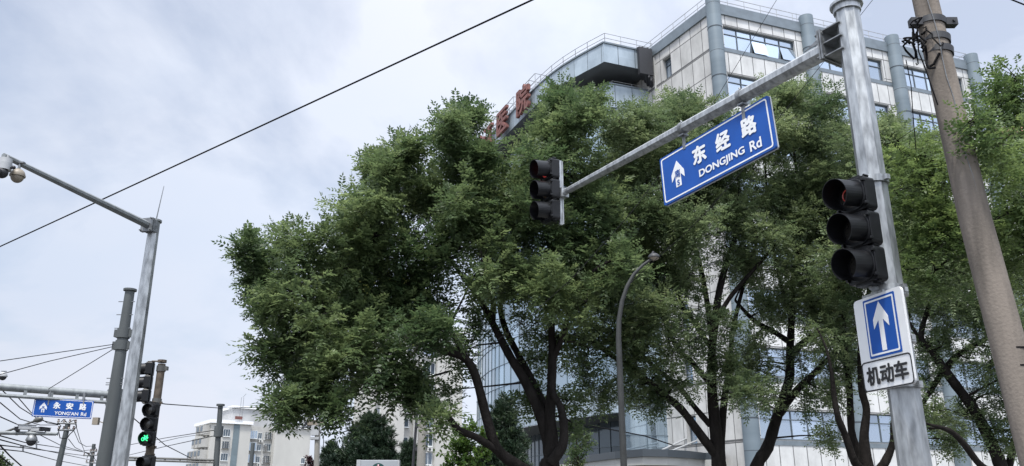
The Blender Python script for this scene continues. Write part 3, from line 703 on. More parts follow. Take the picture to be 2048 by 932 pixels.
# ------------------------------------------------------------------ apartment blocks
def apt_window(root, name, P0, ang, u, z, wd, ht, fm='white_frame', gm='dim_glass', npan=2, proud=.04, cage=False, ac=False):
    d = Vector((math.cos(ang), math.sin(ang), 0)); no = Vector((math.sin(ang), -math.cos(ang), 0)); P0 = Vector(P0)
    M = Matrix(((d.x, no.x, 0), (d.y, no.y, 0), (0, 0, 1))); q = lambda uu, zz, o: Vector((P0.x + d.x * uu + no.x * o, P0.y + d.y * uu + no.y * o, zz))
    f = MB(); t = .09
    for (uu, zz, a, b) in ((u, z - ht / 2, wd, t), (u, z + ht / 2, wd, t), (u - wd / 2, z, t, ht - t), (u + wd / 2, z, t, ht - t)) + tuple((u - wd / 2 + wd * k / npan, z, t * .7, ht - t) for k in range(1, npan)): f.box(q(uu, zz, proud), (a, .12, b), M)
    f.box(q(u, z - ht / 2 - .1, proud + .06), (wd + .2, .3, .1), M)
    o = f.build(name, MT[fm], root)
    g = MB(); g.box(q(u, z, proud - .02), (wd - t, .05, ht - t), M); g.build('pane', MT[gm], o)
    if cage:
        c = MB(); dp = .55
        for k in range(6): c.box(q(u - wd / 2 + wd * k / 5, z, dp), (.05, .05, ht + .1), M)
        for zz in (-.5, -.17, .17, .5):
            c.box(q(u, z + zz * ht, dp), (wd, .04, .05), M)
            for sx in (-1, 1): c.box(q(u + sx * wd / 2, z + zz * ht, dp / 2 + .05), (.05, dp - .1, .05), M)
        c.box(q(u, z - ht * .52, dp / 2 + .05), (wd, dp - .1, .06), M); c.build('cage', MT['cage'], o)
    if ac:
        c = MB(); c.box(q(u + wd * .25, z - ht / 2 - .55, .35), (.85, .4, .6), M); p = q(u + wd * .25 - .1, z - ht / 2 - .55, .56); c.build('air_conditioner', MT['ac'], o)
        c = MB(); c.tube([p, p + no * .02], .22, 12); c.build('fan', MT['void'], o)
    return o
# far cream block
AB = R(35); PB = at(425, 838, 205); ZB = PB.z; PB = Vector((PB.x, PB.y, 0)); dB = Vector((math.cos(AB), math.sin(AB), 0)); nB = Vector((math.sin(AB), -math.cos(AB), 0))
ap = thing('apartment_block', 'cream apartment block with a slate blue vertical stripe and a penthouse, far away', 'building', PB, world=True)
def slabbox(mb, P0, d, no, u0, u1, o0, o1, z0, z1):
    q = lambda u, o: (P0.x + d.x * u - no.x * o, P0.y + d.y * u - no.y * o, z0)
    mb.prism([q(u0, o0), q(u1, o0), q(u1, o1), q(u0, o1)], (0, 0, z1 - z0))
uB = lambda px, py=850: uz(px, py, PB, AB)[0]
u1, u2, u3 = uB(503), uB(552), uB(622, 860)
mb = MB(); slabbox(mb, PB, dB, nB, 0, u1, 0, 14, 0, ZB - .9); slabbox(mb, PB, dB, nB, u2, u3, 0, 14, 0, ZB - 1.2); mb.build('wall', MT['cream'], ap)
mb = MB(); slabbox(mb, PB, dB, nB, u1, u2, 2.2, 14, 0, ZB - 1.0); mb.build('recessed_wall', MT['cream_shaded'], ap)
mb = MB(); slabbox(mb, PB, dB, nB, -.5, u1 + .3, -.5, 14.5, ZB - .9, ZB - .1); slabbox(mb, PB, dB, nB, u2 - .2, u3 + .4, -.5, 14.5, ZB - 1.2, ZB - .5); mb.build('cornice', MT['white'], ap)
mb = MB(); slabbox(mb, PB, dB, nB, uB(471), uB(552), 3.2, 12, ZB - 1.0, ZB + 3.3); ph = mb.build('penthouse', MT['pale_grey'], ap)
mb = MB(); slabbox(mb, PB, dB, nB, uB(471) - .4, uB(552) + .4, 2.8, 12.4, ZB + 3.3, ZB + 3.9); mb.build('penthouse_cornice', MT['white'], ph)
mb = MB(); us_ = uB(468); slabbox(mb, PB, dB, nB, us_, us_ + 1.5, -.12, .02, 0, ZB - .95); mb.build('stripe', MT['slate'], ap)
mb = MB(); slabbox(mb, PB, dB, nB, us_ - .1, us_ + 1.7, -.7, -.5, ZB + .2, ZB + .95); mb.build('roof_board', MT['red_letter'], ap)
for k in range(7):
    z = ZB - 3.1 - 2.9 * k
    if z < 1: break
    apt_window(ap, 'window', PB, AB, uB(455), z, 1.7, 1.7, cage=k % 2 == 1, npan=3)
    P2 = PB - nB * 2.2
    apt_window(ap, 'window', P2, AB, u1 + 1.3, z, 2.0, 1.9, gm='glass', npan=3, proud=.5)
    apt_window(ap, 'window', P2, AB, u1 + 3.1, z - .2, 1.0, 1.5, ac=k % 2 == 0, npan=2)
    apt_window(ap, 'window', P2, AB, u1 + 4.7, z - .3, .9, 1.5, npan=2, cage=k == 1)
    apt_window(ap, 'window', P2, AB, u2 - 1.0, z - .1, 1.7, 1.7, cage=k in (0, 2), npan=3)
    if k > 1: apt_window(ap, 'window', PB, AB, u3 - 1.6, z - .3, 1.0, 1.4, npan=2)
A2 = AB + R(90); dS = Vector((math.cos(A2), math.sin(A2), 0)); nS = -dB
for k in range(6):                                                    # stepped balconies on the gable
    for j in range(4):
        z = ZB - 2.6 - 2.9 * k; u = 2.0 + j * 3.2
        if j > k + 1: continue
        mb = MB(); q = PB + dS * u + nS * .9; mb.box((q.x, q.y, z), (2.0, 1.8, 2.3), Matrix(((dS.x, nS.x, 0), (dS.y, nS.y, 0), (0, 0, 1))))
        b_ = mb.build('balcony', MT['cream_shaded'], ap)
        mb = MB(); q = PB + dS * u + nS * 1.82; mb.box((q.x, q.y, z + .35), (1.7, .06, 1.2), Matrix(((dS.x, nS.x, 0), (dS.y, nS.y, 0), (0, 0, 1)))); mb.build('pane', MT['dim_glass'], b_)
mb = MB()
for k, px in enumerate((470, 473)): 
    p = PB + dB * (us_ + .2 + .6 * k) + Vector((0, 0, 0)); mb.tube([(p.x, p.y + 3, ZB - .5), (p.x, p.y + 3, ZB + 6)], .05, 5)
mb.tube([(PB.x + dB.x * (us_ + .5), PB.y + dB.y * (us_ + .5) + 3, ZB + 6), (PB.x + dB.x * (us_ + 1.3), PB.y + dB.y * (us_ + 1.3) + 3, ZB + 7)], .05, 5); mb.build('roof_mast', MT['bracket'], ap)
# nearer pale block behind the pines
AC = R(30); PC = at(800, 700, 135); PC.z = 0; dC = Vector((math.cos(AC), math.sin(AC), 0)); nC = Vector((math.sin(AC), -math.cos(AC), 0)); ZC = 30
apc = thing('apartment_block', 'tall cream apartment block with air conditioners, half hidden behind the big tree and the pine', 'building', PC, world=True)
uC = lambda px, py=800: uz(px, py, PC, AC)[0]
a0, a1, a2, a3, a4 = uC(768, 780), uC(809, 840), uC(833, 840), uC(874, 880), uC(928, 800)
mb = MB(); slabbox(mb, PC, dC, nC, a0, a1, 0, 14, 0, ZC); slabbox(mb, PC, dC, nC, a3, a4, .6, 14, 0, ZC); mb.build('wall', MT['cream'], apc)
mb = MB(); slabbox(mb, PC, dC, nC, a1, a2, 1.8, 14, 0, ZC); slabbox(mb, PC, dC, nC, a2, a3, 1.2, 14, 0, ZC); mb.build('recessed_wall', MT['cream_shaded'], apc)
mb = MB(); slabbox(mb, PC, dC, nC, a0 - .4, a4 + .4, -.4, 14.4, ZC, ZC + .8); mb.build('cornice', MT['white'], apc)
for k in range(9):
    z = uz(862, 844, PC - nC * 1.2, AC)[1] + 2.95 * (k - 3)
    if z < 1.5 or z > ZC - 1: continue
    apt_window(apc, 'window', PC - nC * 1.2, AC, (a2 + a3) / 2 + .5, z, 2.2, 1.9, npan=3, gm='glass' if k % 2 else 'dim_glass', ac=True)
    apt_window(apc, 'window', PC - nC * 1.8, AC, (a1 + a2) / 2, z - .3, .8, 1.3, npan=1, ac=k % 2 == 0)
    AS = AC + R(90); apt_window(apc, 'window', PC + dC * a0, AS + math.pi, -2.0, z + 1.0, 1.6, 1.7, npan=2, cage=k % 2 == 0)
# small far building to the right, behind the near branches
pr = at(1975, 255, 78); rb = thing('brick_building', 'pale upper floor and reddish roof glimpsed beyond the right end of the hospital', 'building', (pr.x, pr.y, 0), world=True)
mb = MB(); mb.bbox(pr.x - 1, pr.x + 16, pr.y, pr.y + 12, 0, pr.z - 1); mb.build('wall', MT['pale_grey'], rb)
mb = MB(); mb.prism([(pr.x - 2, pr.y - .8, pr.z - 1), (pr.x - 2, pr.y + 12.8, pr.z - 1), (pr.x - 2, pr.y + 6, pr.z + 3)], (19, 0, 0)); mb.build('roof', MT['red_roof'], rb)
for k in range(4):
    mb = MB(); mb.bbox(pr.x + .6 + 3.6 * k, pr.x + 3.2 + 3.6 * k, pr.y - .06, pr.y + .05, pr.z - 4.2, pr.z - 2.2); o_ = mb.build('window', MT['white_frame'], rb)
    mb = MB(); mb.bbox(pr.x + .75 + 3.6 * k, pr.x + 3.05 + 3.6 * k, pr.y - .08, pr.y - .065, pr.z - 4.05, pr.z - 2.35); mb.build('pane', MT['glass'], o_)

# ================================================================== STREET FURNITURE
# ---- signal mast on the right with its long arm
YM = 7.8; XM = 0.473 * YM
mast = thing('signal_mast', 'tall octagonal galvanised mast on the right with a long tapering arm over the road', 'traffic pole', (XM, YM, 0))
top = at(1692, 14, YM).z
mb = MB(); mb.tube([(0, 0, 0.02), (0, 0, top)], [.155, .128], 8, phase=R(10)); mb.build('pole', MT['galv'], mast)
mb = MB(); mb.tube([(0, 0, top), (0, 0, top + .03)], .175, 16); mb.tube([(0, 0, top + .03), (0, 0, top + .075)], [.17, .10], 16); mb.tube([(0, 0, top - .07), (0, 0, top)], .145, 16); mb.build('cap', MT['galv'], mast)
mb = MB(); mb.box((0, 0, .015), (.5, .5, .03)); mb.build('base_plate', MT['galv'], mast)
ja = at(1662, 70, YM - .05); zj = ja.z; end = atz(1127, 386, zj)
dA = Vector((end.x - XM, end.y - YM, 0)); LA = dA.length; dA.normalize(); aA = math.atan2(dA.y, dA.x); nA = Vector((-dA.y, dA.x, 0))
mb = MB(); mb.tube([dA * .30 + Vector((0, 0, zj)), dA * LA + Vector((0, 0, zj))], [.098, .052], 8, phase=R(22.5)); mb.build('arm', MT['galv'], mast)
M_ = Matrix(((dA.x, nA.x, 0), (dA.y, nA.y, 0), (0, 0, 1)))
mb = MB()
for k, t in ((.285, .02), (.255, .02)): mb.box(dA * k + Vector((0, 0, zj)), (t, .36, .36), M_)
for sy in (-1, 1):
    mb.prism([(.295, sy * .06, zj + .17), (.295, sy * .06, zj + .09), (.56, sy * .06, zj + .085)], (0, .012, 0), M_)
    for sz in (-1, 1): mb.tube([M_ @ Vector((.235, sy * .15, zj + sz * .14)), M_ @ Vector((.33, sy * .15, zj + sz * .14))], .017, 6)
for zz in (-.16, 0, .16): mb.prism([(.02, -.15, zj + zz), (.245, -.15, zj + zz), (.245, .15, zj + zz), (.02, .15, zj + zz)], (0, 0, .014), M_)
mb.build('flange', MT['bracket'], mast)
mb = MB(); c = dA * (LA + .03) + Vector((0, 0, zj)); mb.box(c, (.16, .14, .15), M_); mb.tube([c - dA * .1 + Vector((0, 0, .04)), c + dA * .1 + Vector((0, 0, .04))], .03, 6); mb.build('end_bracket', MT['galv'], mast)

# ---- traffic signals
def lamp_unit(root, z, lens, glow=None, vis=.25, tilt=R(5), r=.155):
    h = MB(); h.prism(rrect(-.175, .175, z - .172, z + .172, .04, -.07), (0, .15, 0)); h.prism(rrect(-.165, .165, z - .162, z + .162, .12, -.085), (0, .02, 0))
    for sx in (-1, 1): h.box((sx * .165, -.075, z + .12), (.03, .05, .03)); h.box((sx * .165, -.075, z - .12), (.03, .05, .03))
    u = h.build('lamp_unit', MT['black'], root, bevel=.006)
    v = MB(); n = 30; a0, a1 = R(-62), R(242)
    ring = []
    for k in range(n + 1):
        a = a0 + (a1 - a0) * k / n; ring.append((math.cos(a), math.sin(a)))
    for (r0, fl) in ((r, 0), (r - .006, 1)):
        for k in range(n):
            P = []
            for (c, s), dep in ((ring[k], 0), (ring[k + 1], 0), (ring[k + 1], 1), (ring[k], 1)):
                L_ = vis * (.80 + .20 * (s + 1) / 2) if dep else 0
                P.append((c * r0 * (1.0 - .04 * dep), -.083 - L_, z + s * r0 - math.tan(tilt) * L_))
            v.face(P[::-1] if fl else P, None, True)
    # front and side lips
    for k in range(n):
        P = []
        for (c, s), rr in ((ring[k], r), (ring[k + 1], r), (ring[k + 1], r - .006), (ring[k], r - .006)):
            L_ = vis * (.80 + .20 * (s + 1) / 2); P.append((c * rr * .96, -.083 - L_, z + s * rr - math.tan(tilt) * L_))
        v.face(P)
    v.build('visor', MT['black'], u)
    l = MB(); l.sphere((0, -.078, z), .142, 20, 4, (1, 1, 1), 55, 90)
    l.v = [(p[0] / math.cos(R(55)) if False else p[0] * 1.74, -.078 - (p[2] - z - .142 * math.sin(R(55))) * 1.2, z + p[1] * 1.74 + .078 * 1.74) for p in l.v]
    l.build('lens', MT[lens], u)
    if glow == 'ring':
        g = MB(); g.tube([(.062 * math.cos(a), -.118, z + .062 * math.sin(a)) for a in [R(95 + 20 * k) for k in range(9)]], .006, 6); g.build('led_symbol', MT['glow_red'], u)
    if glow == 'bike':
        g = MB(); y = -.125
        for cx in (-.062, .062): g.tube([(cx + .042 * math.cos(a), y, z - .03 + .042 * math.sin(a)) for a in [R(30 * k) for k in range(13)]], .0075, 5, cap=False)
        for a, b in (((-.062, -.03), (-.02, .035)), ((-.02, .035), (.045, .035)), ((.062, -.03), (.035, .065)), ((.0, -.03), (.045, .035)), ((-.062, -.03), (0, -.03)), ((0, -.03), (-.03, .06)), ((.035, .065), (.06, .068)), ((-.05, .06), (-.015, .06))):
            g.tube([(a[0], y, z + a[1]), (b[0], y, z + b[1])], .0075, 5)
        g.build('led_symbol', MT['glow_green'], u)
def signal(label, pos, facing, glow, post=None, backbar=False, vis=.25, group='traffic signals', pitch=.36, lenses=('lens_red', 'lens_amber', 'lens_dark')):
    t = thing('traffic_signal', label, 'traffic light', pos, facing + R(90), group)
    for k in range(3): lamp_unit(t, (1 - k) * pitch, lenses[k], glow[k], vis)
    mb = MB()
    mb.box((0, .085, 0), (.06, .03, pitch * 3 + .02))
    for z in (pitch * 1.5, pitch * .5, -pitch * .5, -pitch * 1.5): mb.box((0, 0, z), (.20, .11, .03)); mb.tube([(.15, -.04, z), (.15, .02, z)], .014, 6)
    mb.build('spine', MT['black'], t)
    if backbar:
        mb = MB(); mb.box((.10, .125, -.03), (.045, .05, 1.12)); mb.box((.10, .16, -.03), (.06, .02, 1.10)); mb.build('back_bar', MT['galv'], t)
    if post is not None:                                              # clamp arms to the post, post given in local x, y
        for z in (pitch * 1.5 + .03, -pitch * 1.5 - .03):
            mb = MB(); mb.tube([(0, .02, z), (post[0], post[1], z)], .022, 6)
            mb.tube([(post[0], post[1], z - .035), (post[0], post[1], z + .035)], post[2] + .012, 16)
            mb.box((post[0] + post[2] + .02, post[1], z), (.06, .05, .05))
            mb.build('clamp', MT['galv'] if post[2] > .12 else MT['rust'], t)
    return t
FC = R(207)
def local_of(pos, facing, P):
    a = facing + R(90); d = Vector(P) - Vector(pos); return (d.x * math.cos(a) + d.y * math.sin(a), -d.x * math.sin(a) + d.y * math.cos(a))
ps = at(1722, 463, YM - .12); lx = local_of(ps, FC, (XM, YM, ps.z))
signal('large black three lamp signal strapped to the octagonal mast, red arc showing', ps, FC, ('ring', None, None), post=(lx[0], lx[1], .145), lenses=('lens_dark', 'lens_dark', 'lens_dark'))
pe = Vector((XM, YM, zj)) + dA * (LA + .04); pe2 = at(1101, 383, pe.y + .03)
signal('black three lamp signal at the far end of the long arm with pale back bar', pe2, FC, (None, None, None), backbar=True)

# ---- signs
def road_sign(label, P_tl, ang, W, H, roll, cn, en, arr, group='blue road name signs'):
    """blue name plate; origin at its top left corner, local x along the plate, facing -Y"""
    t = thing('road_name_sign', label, 'road sign', P_tl, ang, group, roll=roll)
    mb = MB(); mb.prism(rrect(0, W, -H, 0, .03 * H, 0), (0, .035, 0)); mb.build('panel', MT['blue'], t)
    mb = MB(); mb.prism(rrect(-.004, W + .004, -H - .004, .004, .03 * H, .036), (0, .02, 0))
    for z in (-.25 * H, -.75 * H): mb.box((W / 2, .075, z), (W * .96, .035, .05))
    mb.build('backing', MT['alu'], t)
    b0, b1 = .035 * H, .062 * H
    mb = MB(); mb.ring(rrect(b0, W - b0, -H + b0, -b0, .05 * H, -.003), rrect(b1, W - b1, -H + b1, -b1, .035 * H, -.003), (0, .0025, 0)); mb.build('border', MT['sheet'], t)
    # arrow with the compass letters
    ax, az = W * .165, -H * .50; k = H
    mb = MB(); P = [(0, .27), (.175, .02), (.175, -.13), (.075, -.02), (.075, -.27), (-.075, -.27), (-.075, -.02), (-.175, -.13), (-.175, .02)]
    mb.prism([(ax + x * k, -.004, az + z * k) for x, z in P], (0, .003, 0)); mb.build('arrow', MT['sheet'], t)
    text(arr[0], .2, MT['blue'], t, ax, az - .005 * k, -.006, bold=.003 * k, height=.16 * k, width=.135 * k)
    text(arr[1], .2, MT['blue'], t, ax, az - .19 * k, -.006, bold=.005 * k, height=.105 * k)
    for ch, fx in zip(cn, (.385, .60, .825)):
        text(ch, .3, MT['sheet'], t, W * fx, -H * .36, -.006, bold=.0165 * k, height=.335 * k, width=.325 * k)
    w1 = W * .40
    text(en, .3, MT['sheet'], t, W * .365 + w1 / 2, -H * .765, -.006, bold=.0065 * k, height=.178 * k, width=w1)
    text('Rd', .3, MT['sheet'], t, W * .858, -H * .762, -.006, bold=.0065 * k, height=.182 * k, width=W * .09)
    return t
E0 = Vector((XM, YM, 0)) - Vector((math.cos(R(aA * 0)), 0, 0)) * 0
angS = aA + math.pi                                                   # plate reads from the arm's far end towards the mast
wall0 = Vector((XM, YM, 0)) + nA * .0
pTL, pTR, pBL, pBR = [onwall(px, py, wall0, aA) for px, py in ((1319, 319), (1535, 190), (1334, 409), (1556, 293))]
WS = math.hypot(pTR.x - pTL.x, pTR.y - pTL.y); HS = ((pTL.z - pBL.z) + (pTR.z - pBR.z)) / 2
rollS = math.atan2(pTR.z - pTL.z, WS)
print('SIGN', WS, HS, math.degrees(rollS), [tuple(round(c, 2) for c in p) for p in (pTL, pTR, pBL, pBR)])
road_sign("blue name plate reading DONGJING Rd, hanging under the mast's long arm", pTL, angS, WS, HS, -rollS, '东经路', 'DONGJING', ('南', 'S'))
for px, py in ((1366, 258), (1483, 186)):
    p = onwall(px, py, wall0, aA); s_ = (Vector((p.x, p.y, 0)) - Vector((XM, YM, 0))).length
    rr = .098 + (.052 - .098) * s_ / LA; q = dA * s_
    mb = MB(); mb.tube([q - dA * .03 + Vector((0, 0, zj)), q + dA * .03 + Vector((0, 0, zj))], rr + .014, 12); mb.box(q + Vector((0, 0, zj - rr - .10)), (.05, .012, .26), M_); mb.box(q + nA * .0 + Vector((0, 0, zj - rr - .03)), (.09, .10, .02), M_)
    mb.tube([q + Vector((0, 0, zj + rr)), q + dA * .03 + Vector((0, 0, zj + rr + .05))], .012, 5); mb.build('hanger', MT['bracket'], mast)
# lane plate on the mast
AR = R(105); P0 = Vector((XM + .175 * math.cos(AR + R(90)), YM + .175 * math.sin(AR + R(90)), 0))
q = [onwall(px, py, P0, AR) for px, py in ((1706, 603), (1808, 570), (1745, 790), (1838, 757))]
WR = (math.hypot(q[1].x - q[0].x, q[1].y - q[0].y) + math.hypot(q[3].x - q[2].x, q[3].y - q[2].y)) / 2; HR = ((q[0].z - q[2].z) + (q[1].z - q[3].z)) / 2
print('LANE', WR, HR, [tuple(round(c, 2) for c in p) for p in q])
t = thing('lane_sign', 'white plate with a blue straight ahead arrow and black characters, strapped to the mast', 'road sign', (q[0].x, q[0].y, (q[0].z + q[1].z) / 2), AR + math.pi)
mb = MB(); mb.prism(rrect(0, WR, -HR, 0, .05 * HR, 0), (0, .025, 0)); mb.build('panel', MT['sheet'], t)
bx0, bx1, bz0, bz1 = .21 * WR, .86 * WR, -.665 * HR, -.03 * HR
mb = MB(); mb.prism(rrect(bx0 - .0, bx1, bz0, bz1, .012, -.004), (0, .003, 0)); mb.build('blue_field', MT['blue'], t)
mb = MB(); e0, e1 = .03 * WR, .055 * WR; mb.ring(rrect(bx0 + e0, bx1 - e0, bz0 + e0, bz1 - e0, .012, -.0065), rrect(bx0 + e1, bx1 - e1, bz0 + e1, bz1 - e1, .008, -.0065), (0, .002, 0)); mb.build('border', MT['sheet'], t)
cx, cz, k = (bx0 + bx1) / 2, (bz0 + bz1) / 2, (bz1 - bz0)
mb = MB(); mb.prism([(cx + x * k * .92, -.008, cz + z * k) for x, z in ((0, .41), (.20, .13), (.20, -.03), (.058, .11), (.058, -.41), (-.058, -.41), (-.058, .11), (-.20, -.03), (-.20, .13))], (0, .003, 0)); mb.build('arrow', MT['sheet'], t)
mb = MB(); bz = -.685 * HR; i_ = .012
mb.ring(rrect(.0, WR, -HR, bz, .048 * HR, -.004), rrect(i_, WR - i_, -HR + i_, bz - i_, .038 * HR, -.004), (0, .003, 0)); mb.build('plate_border', MT['ink'], t)
for ch, fx in zip('机动车', (.225, .505, .785)): text(ch, .2, MT['ink'], t, WR * fx, -.845 * HR, -.006, bold=.0062, height=.185 * HR, width=.255 * WR)
lp = local_of(tuple(t.location), AR + R(90), (XM, YM, 0))
for z in (.012, -HR * .5, -HR * .97):
    mb = MB(); mb.tube([(lp[0] + .02, lp[1], z - .025), (lp[0] + .02, lp[1], z + .025)], .162, 14); mb.box((lp[0] + .2, lp[1], z), (.08, .04, .04)); mb.box((lp[0] - .04, .06, z), (.3, .1, .03)); mb.build('clamp', MT['galv'], t)

# ---- leaning concrete pole
YC = 6.2
cpts = [at(px, py, YC) for px, py in ((1837, -60), (1846, 43), (1877, 160), (1906, 279), (1948, 430), (1987, 570), (2030, 740), (2080, 932))]
b0 = cpts[-1] + (cpts[-1] - cpts[-2]).normalized() * 0; d_ = (cpts[-1] - cpts[0]).normalized(); foot = cpts[-1] + d_ * (cpts[-1].z / -d_.z); up_ = cpts[0] - d_ * 2.2
pole = thing('concrete_pole', 'weathered brown concrete utility pole leaning left beside the mast, black bands near its top', 'utility pole', foot, world=True)
mb = MB(); mb.tube([foot, cpts[-1].lerp(foot, .5), cpts[-1], cpts[4], cpts[0], up_], [.142, .136, .128, .118, .100, .088], 28); mb.build('shaft', MT['concrete'], pole)
zax = lambda z: foot.lerp(up_, (z - foot.z) / (up_.z - foot.z))
def band(py, ears):
    z = at(1850, py, YC).z; c = zax(z); rr = .1015 + .003
    mb = MB(); ax = (up_ - foot).normalized(); tl = Vector((.12, .0, 1)).normalized()
    mb.tube([c - tl * .03, c + tl * .03], rr + .012, 26)
    if ears:
        for sx in (-1, 1): mb.box(c + Vector((sx * (rr + .045), -.02, sx * .03 * -1 * 0)), (.10, .07, .07)); mb.tube([c + Vector((sx * (rr + .06), -.07, 0)), c + Vector((sx * (rr + .06), .05, 0))], .013, 6)
    return mb.build('clamp_band', MT['rubber'], pole)
band(48, True); band(82, False); band(106, False)
mb = MB(); mb.tube([zax(z) + Vector((-.045 - .01 * math.sin(z * 9), -.113, 0)) for z in np.linspace(3.2, 5.9, 16)], .0035, 4); mb.build('earth_wire', MT['bracket'], pole)
for py in (700, 705 - 0 + 30):
    z = at(2020, py, YC).z; c = zax(z); mb = MB(); mb.tube([c - Vector((0, 0, .006)), c + Vector((0, 0, .006))], .1275 if py == 700 else .1285, 28); mb.build('wire_binding', MT['cable'], pole)
bt = thing('cable_tangle', 'tangle of torn black cable ends hanging at the concrete pole bands', 'cables', zax(at(1850, 82, YC).z), world=True)
rt = random.Random(3); c0 = zax(at(1850, 75, YC).z) + Vector((-.16, -.08, 0))
for k in range(9):
    p = c0 + Vector((rt.uniform(-.06, .05), rt.uniform(-.05, .05), rt.uniform(-.15, .08))); P = [p]
    for s in range(rt.randint(5, 9)):
        p = p + Vector((rt.uniform(-.05, .05), rt.uniform(-.04, .04), rt.uniform(-.10, .05))); P.append(p)
    mb = MB(); mb.tube(P, rt.uniform(.005, .012), 6); mb.build('cable_end', MT['cable'], bt)
mb = MB(); q0 = c0 + Vector((-.03, -.02, .1)); mb.tube([q0, q0 + Vector((-.03, 0, -.3)), q0 + Vector((.0, 0, -.45)), q0 + Vector((.05, 0, -.8))], .006, 5); mb.build('cable_end', MT['cable'], bt)

# ---- CCTV mast on the left
YL = 14.5
xl = at(308, 455, YL).x; ztop = at(313, 444, YL).z
cm = thing('camera_mast', 'grey octagonal mast with a long bare arm and a thin rod on top', 'camera pole', (xl, YL, 0))
mb = MB(); mb.tube([(0, 0, 0.02), (0, 0, ztop)], [.155, .098], 8, phase=R(12)); mb.build('pole', MT['galv'], cm)
mb = MB(); mb.tube([(0, 0, ztop), (0, 0, ztop + .035)], .125, 14); mb.build('cap', MT['galv_dull'], cm)
mb = MB(); a_ = at(313, 440, YL); b_ = at(328, 372, YL); mb.tube([Vector((.02, 0, ztop + .03)), Vector((b_.x - xl, 0, b_.z))], [.012, .006], 5); mb.build('lightning_rod', MT['bracket'], cm)
zl = at(300, 456, YL).z; le = atz(7, 311, zl); dl = Vector((le.x - xl, le.y - YL, 0)); Ll = dl.length; dl.normalize(); nl_ = Vector((-dl.y, dl.x, 0)); Ml = Matrix(((dl.x, nl_.x, 0), (dl.y, nl_.y, 0), (0, 0, 1)))
mb = MB(); mb.tube([dl * .22 + Vector((0, 0, zl)), dl * Ll + Vector((0, 0, zl))], [.068, .040], 8, phase=R(22)); mb.build('arm', MT['galv_dull'], cm)
mb = MB(); mb.box(dl * .2 + Vector((0, 0, zl)), (.025, .24, .26), Ml); mb.box(dl * .16 + Vector((0, 0, zl)), (.025, .24, .26), Ml)
for sy in (-.1, .1): mb.box(dl * .1 + nl_ * sy + Vector((0, 0, zl)), (.16, .012, .22), Ml)
for sy in (-.1, .1):
    for sz in (-.11, .11): mb.tube([dl * .15 + nl_ * sy + Vector((0, 0, zl + sz)), dl * .26 + nl_ * sy + Vector((0, 0, zl + sz))], .014, 6)
mb.build('flange', MT['bracket'], cm)
def dome_camera(label, pos, s, body, ball, stem=.25, lamp=False):
    t = thing('dome_camera', label, 'camera', pos, group='surveillance cameras')
    mb = MB(); mb.tube([(0, 0, stem + .10 * s), (0, 0, .10 * s)], [.018, .022], 8); mb.box((0, 0, stem + .10 * s), (.14, .06, .02)); mb.build('stem', MT['bracket'], t)
    mb = MB(); mb.sphere((0, 0, 0), .13 * s, 18, 8, (1, 1, 1.05), 0, 90); mb.tube([(0, 0, -.02 * s), (0, 0, .01 * s)], .137 * s, 18); mb.build('housing', body, t)
    mb = MB(); mb.sphere((0, 0, -.018 * s), .115 * s, 18, 8, (1, 1, 1.1), -90, 0); mb.build('dome', ball, t)
    return t
pd = at(35, 351, le.y + .25); s_ = ((pd.x - xl) * dl.x + (pd.y - YL) * dl.y)
dome_camera('small beige dome camera hanging below the arm of the grey mast', pd, .80, MT['dome_beige'], MT['dome_beige'], stem=zl - pd.z - .09)
pp = at(9, 334, le.y + .05)
t = thing('ptz_camera', 'dark grey swivel camera at the tip of the left mast arm', 'camera', pp, R(10), group='surveillance cameras')
mb = MB(); mb.tube([(0, 0, .06), (0, 0, .13)], [.09, .085], 16); mb.tube([(0, 0, -.05), (0, 0, .06)], .095, 16); mb.box((.0, 0, .15), (.08, .08, .06)); mb.build('housing', MT['camera_white'], t)
mb = MB(); mb.sphere((-.01, -.02, -.10), .085, 16, 8); mb.tube([(-.02, -.05, -.1), (-.03, -.12, -.12)], .05, 12); mb.build('camera_head', MT['rubber'], t)
mb = MB(); mb.tube([(.09, 0, -.01), (.13, -.03, -.01)], .02, 8); mb.sphere((.14, -.035, -.012), .03, 10, 6); mb.build('microphone', MT['rubber'], t)

# ---- bicycle signal post on the left
YB = 22.0; xb = at(322, 740, YB).x; zt_ = at(326, 728, YB).z
bp_ = thing('signal_post', 'rusty round post on the left carrying three black signals', 'traffic pole', (xb, YB, 0))
mb = MB(); mb.tube([(0, 0, 0.02), (0, 0, zt_)], [.115, .098], 16); mb.build('pole', MT['rust'], bp_)
mb = MB(); mb.tube([(0, 0, zt_ - .2), (0, 0, zt_ - .05)], .122, 14); mb.tube([(0, 0, at(318, 802, YB).z - .05), (0, 0, at(318, 802, YB).z + .06)], .122, 14); mb.box((.1, 0, zt_ - .12), (.16, .1, .1)); mb.build('bracket', MT['dark_paint'], bp_)
P_ = (xb, YB, 0)
s1 = at(296, 765, YB - .03); l1 = local_of(s1, R(190), P_)
signal('black signal with hoods turned left at the top of the rusty post', s1, R(190), (None,) * 3, post=(l1[0], l1[1], .104), vis=.30, lenses=('lens_dark', 'lens_dark', 'lens_dark'))
s2 = at(300, 848, YB - .2); l2 = local_of(s2, R(262), P_)
signal('black signal with a green bicycle lit in its lowest lamp', s2, R(262), (None, None, 'bike'), post=(l2[0], l2[1], .106), vis=.16, lenses=('lens_dark', 'lens_dark', 'lens_dark'))
s3 = at(292, 955, YB - .22); l3 = local_of(s3, R(250), P_)
signal('black signal below the bicycle light with one hood jutting left', s3, R(250), (None,) * 3, post=(l3[0], l3[1], .106), vis=.2, lenses=('lens_dark', 'lens_dark', 'lens_dark'))

